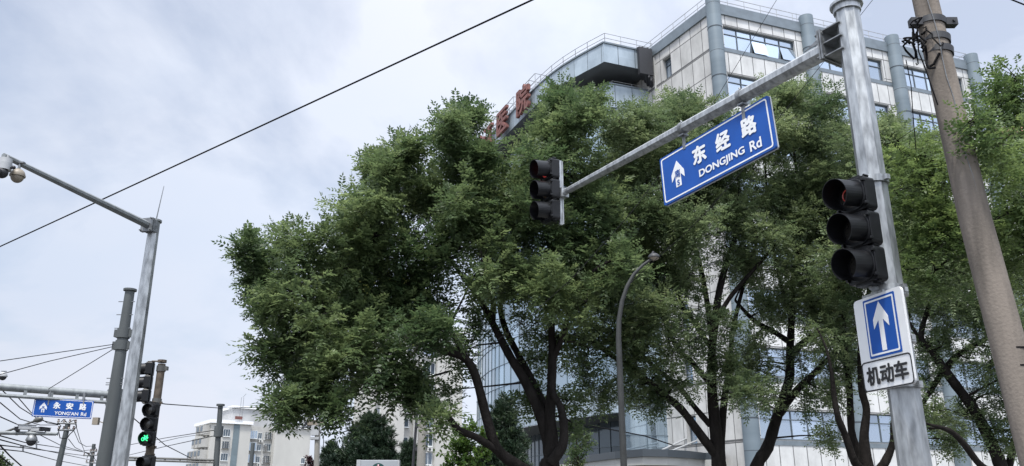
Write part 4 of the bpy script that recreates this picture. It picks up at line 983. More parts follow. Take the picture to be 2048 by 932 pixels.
# ---- tall grey steel pole (with guy wires) and the gantry behind it
YT = 24.0; pt_ = at(260, 582, YT)
tp = thing('steel_pole', 'thick grey round steel pole on the left with collars and step pins', 'utility pole', (pt_.x, YT, 0))
hT = pt_.z; mb = MB(); mb.tube([(0, 0, .02), (0, 0, hT * .45), (0, 0, hT)], [.245, .19, .135], 18); mb.build('shaft', MT['grey_paint'], tp)
mb = MB(); mb.tube([(0, 0, hT), (0, 0, hT + .06)], [.19, .19], 18); mb.build('cap', MT['grey_paint'], tp)
for py in (667, 691):
    z = at(245, py, YT).z; mb = MB(); mb.tube([(0, 0, z - .14), (0, 0, z + .14)], .19, 14); mb.box((-.2, 0, z), (.12, .12, .22)); mb.box((.2, 0, z), (.12, .12, .22)); mb.build('collar', MT['grey_paint'], tp)
for py in (604, 630, 657, 700, 757, 766, 770):
    z = at(245, py, YT).z; mb = MB(); mb.tube([(-.27, -.05, z), (.22, -.05, z)], .014, 5); mb.build('step_pin', MT['bracket'], tp)
zz = at(200, 843, YT).z; mb = MB(); mb.box((-.36, -.1, zz), (.16, .12, .2)); mb.tube([(-.3, -.05, zz), (0, 0, zz - .1)], .015, 5); mb.build('sensor_box', MT['dome_beige'], tp)

YG = 30.0; pg = at(236, 778, YG); zg = pg.z
AG = R(36); dg = Vector((-math.cos(AG), -math.sin(AG), 0)); ng = Vector((math.sin(AG), -math.cos(AG), 0)); Mg = Matrix(((dg.x, ng.x, 0), (dg.y, ng.y, 0), (0, 0, 1)))
gp = thing('sign_gantry', 'grey gantry pole behind the thick pole with a long double pipe arm reaching left', 'traffic pole', (pg.x, YG, 0))
mb = MB(); mb.tube([(0, 0, .02), (0, 0, zg)], [.24, .17], 8); mb.build('pole', MT['grey_paint'], gp)
za = at(212, 788, YG - .4).z; Lg = 7.2
mb = MB(); mb.tube([dg * .2 + Vector((0, 0, za)), dg * Lg + Vector((0, 0, za + .02))], [.135, .115], 12); mb.build('arm', MT['galv_dull'], gp)
mb = MB(); mb.tube([dg * .2 + Vector((0, 0, za - .28)) + ng * .1, dg * Lg + Vector((0, 0, za - .26)) + ng * .1], .06, 8); 
for k in range(9): mb.box(dg * (.5 + .8 * k) + Vector((0, 0, za - .16)) + ng * .08, (.10, .06, .2), Mg)
mb.build('lower_rail', MT['galv_dull'], gp)
mb = MB(); mb.box(dg * .28 + Vector((0, 0, za - .08)), (.06, .42, .56), Mg); mb.build('flange', MT['bracket'], gp)
# plate below the gantry arm
gw = Vector((pg.x, YG, 0)) + ng * .16; aS2 = R(30); 
mid = onwall(128, 800, gw, AG); PW = Vector((mid.x, mid.y, 0))
c4 = [onwall(px, py, PW, aS2) for px, py in ((70, 795), (187, 798), (62, 828), (182, 838))]
W2 = (math.hypot(c4[1].x - c4[0].x, c4[1].y - c4[0].y) + math.hypot(c4[3].x - c4[2].x, c4[3].y - c4[2].y)) / 2; H2 = ((c4[0].z - c4[2].z) + (c4[1].z - c4[3].z)) / 2
roll2 = math.atan2((c4[1].z + c4[3].z - c4[0].z - c4[2].z) / 2, W2)
print('SIGN2', W2, H2, math.degrees(roll2))
road_sign("blue name plate reading YONG'AN Rd, below the gantry's pipe arm", c4[0], aS2, W2, H2, -roll2, '永安路', "YONG'AN", ('东', 'E'))
for px in (98, 168):
    p = onwall(px, 790, PW, aS2); mb = MB(); q = p - Vector((pg.x, YG, 0)); zq = za - .3; mb.bbox(q.x - .04, q.x + .04, q.y, q.y + .05, p.z - .35, zq + .3); mb.build('hanger', MT['bracket'], gp)
dome_camera('whitish camera on top of the gantry arm at its left end', at(6, 752, 24.6), .9, MT['camera_white'], MT['rubber'], stem=.05)

# ---- camera boom low on the left
YV = 25.0
vb = thing('camera_boom', 'low grey boom on the left carrying a row of small cameras', 'camera pole', (at(-70, 866, YV).x, YV, 0), world=True)
bx = at(-70, 866, YV).x; mb = MB(); mb.tube([(bx, YV, .02), (bx, YV, at(0, 860, YV).z + .6)], [.13, .10], 12); mb.build('pole', MT['galv_dull'], vb)
mb = MB(); mb.tube([at(-70, 864, YV), at(115, 868, YV)], [.065, .05], 10); mb.build('arm', MT['galv_dull'], vb)
def box_camera(label, pos, rz, s=1.0, m='camera_white'):
    t = thing('box_camera', label, 'camera', pos, rz, group='surveillance cameras')
    mb = MB(); mb.prism(rrect(-.06 * s, .06 * s, -.06 * s, .06 * s, .015 * s, -.24 * s), (0, .42 * s, 0)); mb.prism([(-.075 * s, -.29 * s, .065 * s), (.075 * s, -.29 * s, .065 * s), (.075 * s, .2 * s, .065 * s), (-.075 * s, .2 * s, .065 * s)], (0, 0, .012 * s)); mb.build('housing', MT[m], t)
    mb = MB(); mb.tube([(0, -.24 * s, 0), (0, -.255 * s, 0)], .045 * s, 12); mb.build('lens', MT['ink'], t)
    mb = MB(); mb.tube([(0, .02 * s, -.06 * s), (0, .02 * s, -.2 * s)], .02 * s, 6); mb.box((0, .02 * s, -.2 * s), (.08 * s, .08 * s, .02 * s)); mb.build('bracket', MT['bracket'], t)
    return t
ya = at(60, 867, YV).z + .05
box_camera('dark square flash unit, leftmost on the low boom', at(35, 859, YV), R(20), .8, 'rubber')
box_camera('pale camera tipped upward, second along the low boom', at(57, 855, YV), R(-60), 1.1)
box_camera('small pale camera with dark front, third along the low boom', at(72, 859, YV), R(75), .9)
box_camera('dark flash unit nearest the tip of the low boom', at(91, 859, YV), R(-15), .8, 'rubber')
dome_camera('dark dome camera slung beneath the low boom', at(63, 880, YV), 1.2, MT['bracket'], MT['rubber'], stem=.10)
pl0, pl1 = at(-60, 892, 27), at(80, 838, 27)
sl = thing('street_lamp', 'street lamp with a thin rising arm above the low camera boom', 'street lamp', (pl0.x, 27, 0), world=True)
mb = MB(); mb.tube([(pl0.x, 27, .02), (pl0.x, 27, pl0.z)], [.11, .08], 10); mb.build('pole', MT['dark_paint'], sl)
mb = MB(); mb.tube([pl0, at(10, 864, 27), at(40, 853, 27), pl1], [.05, .04, .035, .03], 8); mb.build('arm', MT['dark_paint'], sl)
mb = MB(); q0, q1 = at(68, 842, 27), at(85, 837, 27); mb.tube([q0, q0.lerp(q1, .3), q0.lerp(q1, .8), q1], [.05, .09, .09, .05], 10); mb.build('lamp_head', MT['dark_paint'], sl)

# ---- utility poles far left
def crossarm_pole(label, px_top, py_top, px_bot, Y, r, arms, drops):
    p = at(px_top, py_top, Y); p2 = at(px_bot, 932, Y); d = (p2 - p); ft = p + d * (p.z / -d.z)
    t = thing('crossarm_pole', label, 'utility pole', (ft.x, Y, 0), world=True, group='crossarm poles')
    mb = MB(); mb.tube([ft, p], [r * 1.35, r], 12); mb.build('shaft', MT['grey_paint'], t)
    for (x0, y0, x1, y1) in arms:
        a, b = at(x0, y0, Y - .1), at(x1, y1, Y - .1); mb = MB(); mb.tube([a, b], .06, 6); ar = mb.build('crossarm', MT['bracket'], t)
        for k in range(4):
            c = a.lerp(b, (k + .12) / 3.24); mb = MB(); mb.tube([c, c + Vector((0, 0, .08)), c + Vector((0, 0, .13)), c + Vector((0, 0, .2))], [.03, .075, .04, .06], 8); mb.build('insulator', MT['porcelain'], ar)
    for P in drops:
        mb = MB(); mb.tube([at(x, y, Y - .3) for x, y in P], .025, 5); mb.build('jumper', MT['cable'], t)
    return t
crossarm_pole('slim pole with two crossarms and brown insulators, taller of the far pair', 136, 848, 117, 45, .13, [(115, 846, 152, 847), (116, 860, 148, 860)],
    [[(116, 846), (122, 852), (116, 860)], [(152, 847), (153, 853), (148, 860)], [(117, 862), (120, 876), (132, 877)], [(148, 861), (140, 868), (134, 877)], [(122, 844), (127, 839), (134, 845)], [(138, 845), (148, 840), (152, 846)]])
crossarm_pole('distant pole with stacked crossarms, beside the thick grey pole', 188, 888, 182, 70, .14, [(167, 911, 196, 910), (172, 925, 194, 926), (180, 903, 193, 903)], [[(189, 890), (193, 900)], [(186, 912), (192, 922)], [(175, 912), (174, 917)]])

# ---- thin poles in the middle distance
def plain_pole(name, label, px0, py0, px1, Y, r0, r1, m, cat='utility pole', extras=None, sides=14):
    p = at(px0, py0, Y); p2 = at(px1, 932, Y); d = p2 - p; ft = p + d * (p.z / -d.z)
    t = thing(name, label, cat, (ft.x, Y, 0), world=True)
    mb = MB(); mb.tube([ft, p], [r1, r0], sides); mb.build('shaft', m, t)
    if extras: extras(t, p, ft)
    return t
def tram_extras(t, p, ft):
    mb = MB(); mb.tube([p, p + Vector((0, 0, .1))], .22, 12); mb.build('cap', MT['grey_paint'], t)
    for py in (858, 868):
        z = at(430, py, 45).z; c = p.lerp(ft, (p.z - z) / p.z); mb = MB(); mb.tube([c - Vector((0, 0, .15)), c + Vector((0, 0, .15))], .24, 12); mb.build('collar', MT['grey_paint'], t)
    mb = MB(); mb.tube([at(222, 914, 44.7), at(428, 920, 44.7)], .055, 8); mb.tube([at(222, 919, 44.7), at(428, 925, 44.7)], .05, 8)
    for k in range(7): mb.box(at(240 + 30 * k, 917 + .9 * k, 44.7), (.06, .06, .2))
    mb.build('arm', MT['dark_paint'], t)
plain_pole('tram_pole', 'thin grey steel pole with a low double arm, before the far apartment block', 441, 812, 432, 45, .13, .19, MT['grey_paint'], extras=tram_extras)
plain_pole('steel_pole', 'short thin steel pole in front of the apartment windows', 506, 886, 502, 60, .14, .17, MT['grey_paint'])
def conc_extras(t, p, ft):
    mb = MB(); mb.tube([p, p + Vector((0, 0, .22))], [.12, .03], 12); mb.build('cap', MT['concrete_grey'], t)
plain_pole('concrete_pole', 'plain round concrete pole with a pointed cap beneath the big tree', 846, 822, 842, 30, .135, .20, MT['concrete_grey'], extras=conc_extras)
def thin_extras(t, p, ft):
    for py in (852, 898):
        c = at(835, py, 32 - .1); mb = MB(); mb.tube([c - Vector((0, .08, 0)), c + Vector((0, .05, 0))], .085, 12); mb.build('bell', MT['rubber'], t)
plain_pole('service_pole', 'thin black service pole beside the plain concrete pole', 834, 826, 826, 32, .05, .06, MT['rubber'], extras=thin_extras, sides=8)
def cctv_extras(t, p, ft):
    mb = MB(); q = at(631, 861, 28); mb.box((q.x, q.y, q.z), (.26, .22, .32)); mb.build('cabinet', MT['camera_white'], t)
    mb = MB(); q = at(630, 877, 28); mb.box((q.x, q.y, q.z), (.30, .26, .08)); mb.build('collar', MT['camera_white'], t)
    mb = MB(); mb.tube([at(588, 853, 28), at(632, 855, 28)], .035, 8); mb.tube([at(588, 853, 28), at(588, 846, 28)], .03, 8); mb.tube([at(592, 856, 28), at(600, 860, 28), at(612, 858, 28)], .015, 5); mb.build('arm', MT['bracket'], t)
plain_pole('camera_post', 'pale post with a cabinet box and cameras, standing left of the pine', 636, 842, 633, 28, .085, .10, MT['concrete_grey'], cat='camera pole', extras=cctv_extras)
box_camera('white camera looking left, outermost on the post by the pine', at(593, 839, 28), R(-100), 1.0)
box_camera('long white camera tilted upward on the post by the pine', at(611, 843, 28), R(60), 1.35).rotation_euler = (R(-48), 0, R(65))
box_camera('beige camera with sunshield on top of the post by the pine', at(634, 847, 28), R(-75), 1.3, 'dome_beige')

# ---- gooseneck park lamp before the trees
YP = 11.0
gl_ = [at(px, py, YP) for px, py in ((1250, 932), (1244, 830), (1240, 740), (1237, 675), (1238, 640), (1244, 603), (1254, 573), (1268, 548), (1286, 530), (1303, 518))]
lp_ = thing('park_lamp', 'slender grey gooseneck lamp post in front of the street trees', 'street lamp', (gl_[0].x, YP, 0), world=True)
mb = MB(); mb.tube([Vector((gl_[3].x, YP, .02)), Vector((gl_[3].x, YP, gl_[0].z))] + [Vector((gl_[3].x, YP, g.z)) for g in gl_[1:4]] + gl_[4:], [.048, .044, .042, .040, .037, .033, .030, .027, .024, .021, .020], 12); mb.build('post', MT['lamp_paint'], lp_)
c = at(1308, 515, YP); mb = MB(); mb.sphere((c.x, c.y, c.z), .085, 16, 6, (1, 1, .75), -5, 90); mb.tube([c + Vector((-.02, 0, .05)), c + Vector((0, 0, .085))], .02, 8); mb.build('lamp_shade', MT['rubber'], lp_)
mb = MB(); mb.sphere((c.x, c.y, c.z - .004), .07, 14, 5, (1, 1, .5), -90, 0); mb.build('diffuser', MT['dome_beige'], lp_)

# ---- light box sign
q0 = at(715, 920, 40); q1 = at(798, 920, 40)
lb = thing('pylon_sign', 'grey light box sign with a round teal emblem, in front of the pine', 'sign', (q0.x, 40, 0))
W3 = q1.x - q0.x
mb = MB(); mb.bbox(0, W3, 0, .35, .9, q0.z); mb.build('cabinet', MT['lightbox'], lb, bevel=.02)
mb = MB(); mb.bbox(-.03, .14, -.03, .38, .1, q0.z + .012); mb.bbox(W3 - .05, W3 + .02, -.02, .36, .1, q0.z + .006); mb.build('edge_trim', MT['camera_white'], lb)
mb = MB(); mb.bbox(.2, W3 - .2, .08, .28, 0, .9); mb.build('base', MT['concrete_grey'], lb)
cx3 = at(757, 925, 40).x - q0.x; cz3 = q0.z - .14 - .34
mb = MB(); mb.tube([(cx3, -.012, cz3), (cx3, .0 - .002, cz3)], .34, 28); em = mb.build('emblem', MT['teal'], lb)
mb = MB(); mb.box((cx3, -.018, cz3 + .13), (.24, .01, .09)); mb.box((cx3, -.018, cz3 + .1), (.09, .008, .34)); mb.build('cross', MT['red'], em)
mb = MB(); mb.box((cx3, -.026, cz3 + .08), (.035, .006, .42)); mb.box((cx3, -.026, cz3 + .17), (.15, .005, .03)); mb.build('staff', MT['sheet'], em)

# ================================================================== CABLES
def cable(label, pts, r=.012, sag=0.0, m='cable', n=14, group='overhead cables'):
    P = [at(*p) for p in pts]; Q = []
    for a, b in zip(P[:-1], P[1:]):
        for k in range(n): t = k / n; c = a.lerp(b, t); c.z -= sag * 4 * t * (1 - t); Q.append(c)
    Q.append(P[-1]); o0 = Q[0].copy(); mb = MB(); mb.tube([q - o0 for q in Q], r, 6)
    o = mb.build('overhead_cable', MT[m]); o.location = o0; return tag(o, label, 'cable', group)
cable('thick black cable crossing the open sky above the left mast arm', [(-260, 612, 19), (1330, -124, 8)], .0125, .02, n=24)
cable('thin black cable slanting behind the blue DONGJING plate', [(1600, -76, 16), (1553, 0, 15.5), (1435, 193, 14), (1350, 310, 13.2), (1260, 428, 12.3), (1146, 555, 11.5), (1056, 636, 11.4), (940, 720, 11.4)], .005, n=4)
cable('thin black cable passing behind the mast top and below the DONGJING plate', [(1800, -64, 12), (1745, 0, 11.8), (1664, 103, 11.5), (1555, 240, 11.2), (1484, 341, 11), (1417, 420, 10.8), (1365, 472, 10.6), (1310, 520, 10.5), (1262, 566, 10.5)], .0045, n=4)
cable('short black cable cutting the upper right sky', [(1980, -18, 9), (2110, 34, 9)], .010)
cable('thin cable dropping from the torn bundle on the concrete pole', [(1812, 120, 6.3), (1822, 170, 6.4), (1826, 230, 6.5), (1832, 300, 6.6)], .004, n=3)
cable('upper guy wire from the thick grey pole collar', [(232, 688, 24), (0, 722, 22), (-120, 738, 21)], .012, .0)
cable('lower guy wire from the thick grey pole collar', [(231, 692, 24), (100, 722, 23), (0, 749, 22), (-120, 785, 21)], .012, .0)
cable('steep stay wire from the thick grey pole down to the gantry arm', [(230, 696, 24), (97, 778, 26)], .011)
cable('black wire reaching from the gantry pole top behind the signals to the tree', [(240, 793, 30), (330, 808, 33), (437, 816, 45), (560, 815, 40), (640, 803, 32), (770, 780, 20), (900, 742, 16)], .022, n=5)
cable('black wire falling from the gantry pole top past the bicycle signal', [(240, 795, 30), (262, 832, 32), (330, 890, 40), (385, 918, 46)], .020, n=4)
cable('loose black wire hanging down the gantry pole', [(240, 795, 29.7), (245, 822, 29.7), (228, 870, 29.6), (218, 895, 29.6)], .016, n=4)
cable('wire sloping past the window cage into the big tree', [(748, 842, 38), (800, 800, 30), (860, 745, 20)], .018, .1)
cable('black wire leaving the camera post by the pine', [(638, 862, 28), (668, 868, 30), (720, 850, 34)], .018, .05)
cable('loop of black wire hanging off the camera post', [(638, 862, 27.8), (647, 874, 27.8), (647, 894, 27.8)], .012)
cable('upper faint wire from the left toward the thin tram pole', [(432, 860, 45), (330, 876, 60), (180, 905, 80)], .022)
cable('lower faint wire from the left toward the thin tram pole', [(432, 871, 45), (330, 893, 60), (250, 912, 80)], .022)
cable('black wire behind the park lamp toward the white facade', [(1185, 852, 40), (1290, 872, 42), (1345, 890, 44)], .03)
for lab, P in (
    ('wire curving from the gantry down to the taller crossarm pole', [(6, 782, 30), (40, 815, 36), (80, 840, 42), (115, 848, 45)]),
    ('wire from behind the name plate to the taller crossarm pole', [(32, 790, 32), (62, 825, 38), (95, 846, 43), (117, 849, 45)]),
    ('wire at the frame edge running under the YONG\'AN plate to the pole', [(0, 805, 30), (40, 838, 38), (80, 850, 42), (116, 850, 45)]),
    ('long wire crossing behind the low camera boom', [(-30, 820, 25), (60, 860, 38), (120, 890, 55), (180, 908, 70)]),
    ('upper tram wire below the low camera boom', [(-20, 866, 22), (50, 885, 34), (110, 894, 48), (190, 908, 75)]),
    ('second tram wire with a dropper below the boom', [(-20, 874, 22), (48, 892, 34), (110, 905, 50), (190, 922, 75)]),
    ('third tram wire below the low boom', [(-20, 888, 22), (60, 897, 36), (120, 905, 50), (190, 914, 75)]),
    ('lowest tram wire near the bottom of the frame', [(-20, 896, 22), (46, 903, 34), (110, 920, 50), (190, 935, 75)]),
    ('thin wire from the taller crossarm pole down to the distant pole', [(151, 848, 45), (160, 880, 55), (170, 905, 66), (182, 911, 70)]),
    ('slack wire from the lower crossarm to the distant pole', [(148, 862, 45), (158, 885, 56), (172, 893, 64), (186, 892, 70)]),
    ('lower slack wire looping to the distant pole', [(137, 878, 45), (150, 895, 56), (165, 902, 64), (178, 900, 70)]),
    ('wire running off the bottom left corner', [(-10, 880, 20), (20, 912, 24), (45, 934, 28)]),
    ('second wire running off the bottom left corner', [(-10, 905, 20), (10, 920, 24), (28, 935, 28)]),
    ('faint wire right of the bicycle signal, upper', [(318, 885, 60), (360, 875, 70), (420, 866, 90)]),
):
    cable(lab, P, .020, n=5)
for (x, y0, y1, Y) in ((73, 884, 897, 38), (46, 892, 903, 34)):
    mb = MB(); a, b = at(x, y0, Y), at(x, y1, Y); mb.tube([(0, 0, 0), b - a], .03, 6); mb.box((0, 0, 0), (.2, .08, .06)); o = mb.build('wire_dropper', MT['bracket']); o.location = a
    tag(o, 'short dark dropper linking two tram wires, ' + ('nearer the dome camera' if x == 73 else 'nearer the frame edge'), 'dropper', 'tram wire droppers')

# ================================================================== TREES
def ground_of(px, Y): p = at(px, 932, Y); return Vector((p.x, p.y, 0.12 if p.x > .4 else 0.0))
GT = 'street trees in front of the hospital'
# big spreading tree, left
Y1 = 15.3; g1 = ground_of(1092, Y1)
trunk1 = [(g1 - Vector((0, 0, .1)), .30), (g1 + Vector((0, 0, .9)), .25)]
limbs1 = [
 trunk1 + PX(Y1, [(1098, 945, 25), (1103, 915, 19), (1103, 875, 16), (1100, 835, 13), (1103, 768, 11), (1105, 700, 9), (1104, 640, 7), (1118, 560, 5), (1112, 430, 4), (1100, 300, 3), (1105, 215, 2)]),
 PX(Y1, [(1092, 960, 18), (1060, 945, 15, -.1), (1032, 929, 14, -.3), (996, 900, 12, -.5), (977, 850, 11, -.6), (952, 755, 10, -.8), (931, 718, 9, -.9), (892, 703, 8, -1.0), (845, 690, 6, -.8), (790, 668, 5, -.3), (720, 640, 4, .1), (620, 610, 2.5, .3), (540, 565, 1, .3)]),
 PX(Y1, [(938, 726, 8, -.9), (912, 680, 6, -.5), (870, 610, 5, 0), (820, 540, 4, .3), (800, 420, 3, .5), (785, 330, 2, .5)]),
 PX(Y1, [(1004, 908, 9, -.4), (957, 877, 8, -.8), (918, 859, 7, -1.1), (897, 835, 7, -1.2), (868, 808, 6, -1.0), (820, 790, 5.5, -.8), (760, 762, 4.5, -.5), (700, 748, 3, -.3), (640, 740, 2, -.2), (590, 765, 1, -.2)]),
 PX(Y1, [(1104, 925, 18, .1), (1094, 872, 15, .1), (1076, 815, 13, .1), (1046, 755, 11, .2), (1027, 725, 10, .2), (1005, 685, 9, .3), (982, 640, 8, .3), (955, 590, 7, .4), (930, 560, 5, .5), (880, 480, 4, .6), (870, 400, 3, .7)]),
 PX(Y1, [(984, 645, 8, .3), (986, 600, 6, .4), (975, 560, 5, .5), (962, 470, 4, .6), (948, 350, 3, .7), (940, 260, 2, .8)]),
 PX(Y1, [(1098, 830, 9, .2), (1066, 765, 9, .5), (1034, 705, 8, .7), (1008, 650, 7, .8), (1000, 590, 5, 1), (1020, 500, 4, 1.1), (1050, 400, 3, 1.2)]),
 PX(Y1, [(1106, 720, 7), (1128, 665, 6, -.2), (1142, 610, 5, -.4), (1190, 540, 4, -.6), (1250, 510, 2, -.8)]),
 PX(Y1, [(1102, 925, 13, -.2), (1124, 893, 11, -.3), (1128, 855, 10, -.3), (1121, 815, 8, -.3), (1108, 790, 7, -.2), (1098, 760, 5, 0)]),
 PX(Y1, [(840, 690, 3, -.8), (800, 735, 3, -.7), (720, 780, 2, -.7), (665, 810, 1, -.8)]),
]
cl1 = CL(Y1 + .1, [
 (525, 535, 50), (500, 500, 28, .8), (585, 590, 72), (600, 500, 55), (520, 610, 45, .8), (575, 690, 62), (600, 760, 50), (655, 640, 90), (660, 500, 75), (700, 450, 55), (700, 560, 90), (690, 720, 70),
 (760, 470, 85), (745, 640, 85), (770, 380, 62), (752, 325, 32), (785, 350, 44), (806, 305, 28), (840, 410, 74), (850, 520, 95), (830, 620, 75), (868, 375, 44),
 (930, 430, 90), (908, 292, 44), (902, 246, 24, .8), (932, 230, 24), (962, 318, 30), (960, 370, 70), (970, 520, 85), (1040, 450, 90), (1030, 560, 80),
 (1060, 360, 70), (1082, 295, 42), (1108, 238, 30), (1122, 196, 20, .8), (1158, 232, 28), (1182, 205, 14, .6), (1070, 330, 40), (1140, 270, 62), (1150, 370, 80), (1130, 470, 85), (1120, 560, 75), (1200, 520, 75), (1210, 440, 65), (1255, 540, 50), (1180, 600, 60, .7)], 1.5, 2) + CL(Y1 - 1.4, [
 (602, 785, 36, .8), (576, 812, 18, .7), (658, 778, 34, .8), (672, 812, 16, .7), (640, 745, 50), (720, 690, 60), (780, 700, 55), (770, 770, 34, .8), (855, 672, 42), (852, 782, 24, .7), (812, 752, 32, .8), (895, 655, 50, .8),
 (540, 700, 30, .6), (560, 800, 22, .5), (880, 830, 22, .6)], .8, 1) + CL(Y1 + .6, [
 (960, 640, 30, .35), (925, 700, 30, .4), (1070, 640, 50, .5), (1140, 680, 45, .5), (1180, 700, 40, .4), (1060, 800, 25, .4), (1140, 800, 40, .4), (1160, 850, 35, .35), (1090, 720, 40, .5), (905, 780, 24, .35)], .6, 1)
make_tree('street_tree', 'big spreading street tree with dark forked trunk, farthest left along the hospital front', 'tree', g1, limbs1, cl1, 'pinnate', MT['leaf_a'], MT['bark'], 10, GT, blossom=34, lp=dict(nl=6, pairs=4, Lr=.28, ll=.105, lw=.048), sub=9)
# second tree
Y2 = 17.0; g2 = ground_of(1440, Y2)
limbs2 = [
 [(g2 - Vector((0, 0, .1)), .24), (g2 + Vector((0, 0, 1.5)), .20)] + PX(Y2, [(1438, 932, 16), (1430, 850, 14), (1424, 780, 11), (1424, 700, 9), (1431, 640, 9), (1437, 590, 8), (1449, 540, 7), (1462, 500, 6), (1472, 465, 5), (1480, 400, 4), (1470, 320, 3), (1450, 250, 2)]),
 PX(Y2, [(1432, 910, 11), (1400, 868, 10, -.2), (1362, 818, 9, -.4), (1325, 788, 8, -.5), (1296, 762, 7, -.6), (1240, 722, 6, -.7), (1180, 682, 5, -.8), (1140, 672, 3, -.9)]),
 PX(Y2, [(1420, 850, 7), (1386, 810, 6, .2), (1356, 771, 5, .3), (1310, 735, 5, .4), (1270, 690, 4, .6), (1240, 620, 3, .8), (1235, 500, 2, .9)]),
 PX(Y2, [(1424, 770, 7), (1400, 745, 6), (1380, 720, 6, -.1), (1350, 690, 5, -.2), (1320, 600, 4, -.3), (1300, 450, 3, -.3), (1290, 320, 2, -.3)]),
 PX(Y2, [(1425, 700, 7), (1412, 680, 6), (1385, 640, 6, .3), (1360, 600, 5, .4), (1330, 500, 3, .6)]),
 PX(Y2, [(1426, 690, 8), (1415, 610, 6, .3), (1402, 540, 6, .4), (1383, 462, 5, .5), (1375, 380, 3, .6), (1360, 260, 2, .6)]),
 PX(Y2, [(1442, 930, 10, .2), (1443, 860, 9, .3), (1450, 790, 8, .3), (1460, 730, 6, .3), (1466, 660, 5, .3), (1490, 560, 4, .3), (1530, 430, 3, .3)]),
 PX(Y2, [(1432, 640, 6, -.1), (1450, 610, 5, -.2), (1470, 582, 5, -.3), (1520, 525, 4, -.5), (1560, 480, 2, -.7)]),
]
cl2 = CL(Y2, [
 (1230, 255, 50), (1275, 240, 48), (1340, 235, 42), (1390, 225, 40), (1260, 320, 75), (1340, 320, 75), (1420, 270, 55), (1410, 360, 80), (1290, 410, 80), (1380, 450, 75, .8), (1470, 300, 60), (1480, 400, 60, .8),
 (1260, 490, 70), (1330, 540, 65, .8), (1245, 580, 65), (1310, 620, 70, .8), (1240, 650, 50), (1380, 560, 45, .5), (1460, 500, 50, .5), (1520, 470, 55, .7)], 1.6, 2) + CL(Y2 - .5, [
 (1200, 680, 50, .8), (1270, 700, 50, .8), (1340, 690, 60, .7), (1400, 640, 50, .5), (1310, 760, 34, .6), (1180, 740, 36, .5), (1205, 785, 34, .8), (1330, 800, 30, .8), (1270, 780, 32, .7), (1470, 640, 45, .5), (1480, 730, 48, .8), (1500, 785, 36, .8), (1395, 700, 40, .5), (1370, 760, 35, .4)], .8, 1)
LP2 = dict(nl=6, pairs=4, Lr=.26, ll=.086, lw=.037)
make_tree('street_tree', 'upright street tree with a fan of dark limbs, right behind the gooseneck lamp', 'tree', g2, limbs2, cl2, 'pinnate', MT['leaf_b'], MT['bark'], 14, GT, lp=LP2, sub=11)
# third tree
Y3 = 18.0; g3 = ground_of(1500, Y3)
limbs3 = [
 [(g3 - Vector((0, 0, .1)), .23), (g3 + Vector((0, 0, 1.5)), .20)] + PX(Y3, [(1514, 932, 14), (1535, 895, 13), (1552, 840, 12), (1564, 805, 11), (1579, 756, 10), (1580, 703, 9), (1583, 640, 7), (1588, 560, 6), (1600, 450, 4), (1590, 320, 3), (1570, 220, 2)]),
 PX(Y3, [(1560, 828, 9), (1590, 784, 8, -.3), (1622, 753, 7, -.5), (1648, 726, 6, -.6), (1672, 705, 6, -.7), (1702, 680, 4, -.9), (1740, 600, 3, -1)]),
 PX(Y3, [(1580, 715, 9), (1601, 690, 8, .3), (1632, 668, 7, .4), (1663, 640, 6, .5), (1690, 560, 4, .5), (1700, 430, 3, .5)]),
 PX(Y3, [(1580, 685, 7), (1550, 665, 6, -.2), (1507, 640, 5, -.4), (1470, 600, 3, -.5)]),
 PX(Y3, [(1584, 640, 6), (1560, 560, 4, .2), (1540, 450, 3, .3), (1530, 330, 2, .3)]),
]
cl3 = CL(Y3, [
 (1545, 195, 40), (1590, 200, 45), (1640, 215, 42), (1560, 270, 65), (1640, 290, 65), (1690, 270, 40), (1560, 360, 75), (1640, 380, 75), (1700, 350, 60), (1570, 450, 65, .8), (1650, 470, 70, .8), (1500, 540, 50, .6), (1590, 540, 65, .8), (1670, 560, 60, .8), (1530, 610, 50, .7), (1620, 620, 60, .7), (1690, 640, 50, .8)], 1.6, 2) + CL(Y3 - .4, [
 (1510, 680, 50, .6), (1540, 730, 40, .5), (1500, 720, 45, .5), (1600, 720, 40, .5), (1650, 700, 45, .6), (1690, 720, 40, .6), (1620, 790, 36, .5), (1670, 800, 30, .4), (1540, 780, 30, .4), (1660, 870, 16, .6), (1470, 770, 26, .4)], .8, 1)
make_tree('street_tree', 'street tree with a curving trunk leaning right, forked behind the black signal', 'tree', g3, limbs3, cl3, 'pinnate', MT['leaf_b'], MT['bark'], 13, GT, lp=LP2, sub=11)
# fourth tree, behind the mast
Y4 = 16.0; g4 = ground_of(1745, Y4)
limbs4 = [
 [(g4 - Vector((0, 0, .1)), .26), (g4 + Vector((0, 0, 1.7)), .22)] + PX(Y4, [(1738, 945, 15), (1728, 880, 10), (1733, 820, 8), (1724, 780, 8), (1722, 700, 7), (1735, 600, 5), (1750, 480, 4), (1755, 350, 3)]),
 PX(Y4, [(1732, 945, 11), (1710, 925, 9, -.2), (1691, 872, 8, -.3), (1676, 834, 7, -.4), (1668, 790, 6, -.4), (1662, 740, 4, -.5), (1650, 690, 2.5, -.5), (1625, 640, 1, -.4)]),
 PX(Y4, [(1736, 940, 10), (1716, 900, 9, .3), (1704, 868, 8, .4), (1701, 828, 8, .4), (1698, 765, 7, .5), (1690, 700, 6, .6), (1688, 600, 4, .7), (1700, 480, 3, .7)]),
 PX(Y4, [(1745, 955, 12), (1768, 928, 10, -.1), (1786, 885, 8, -.1), (1788, 845, 8, -.1), (1800, 760, 6, 0), (1815, 650, 5, .2), (1830, 500, 3, .3)]),
]
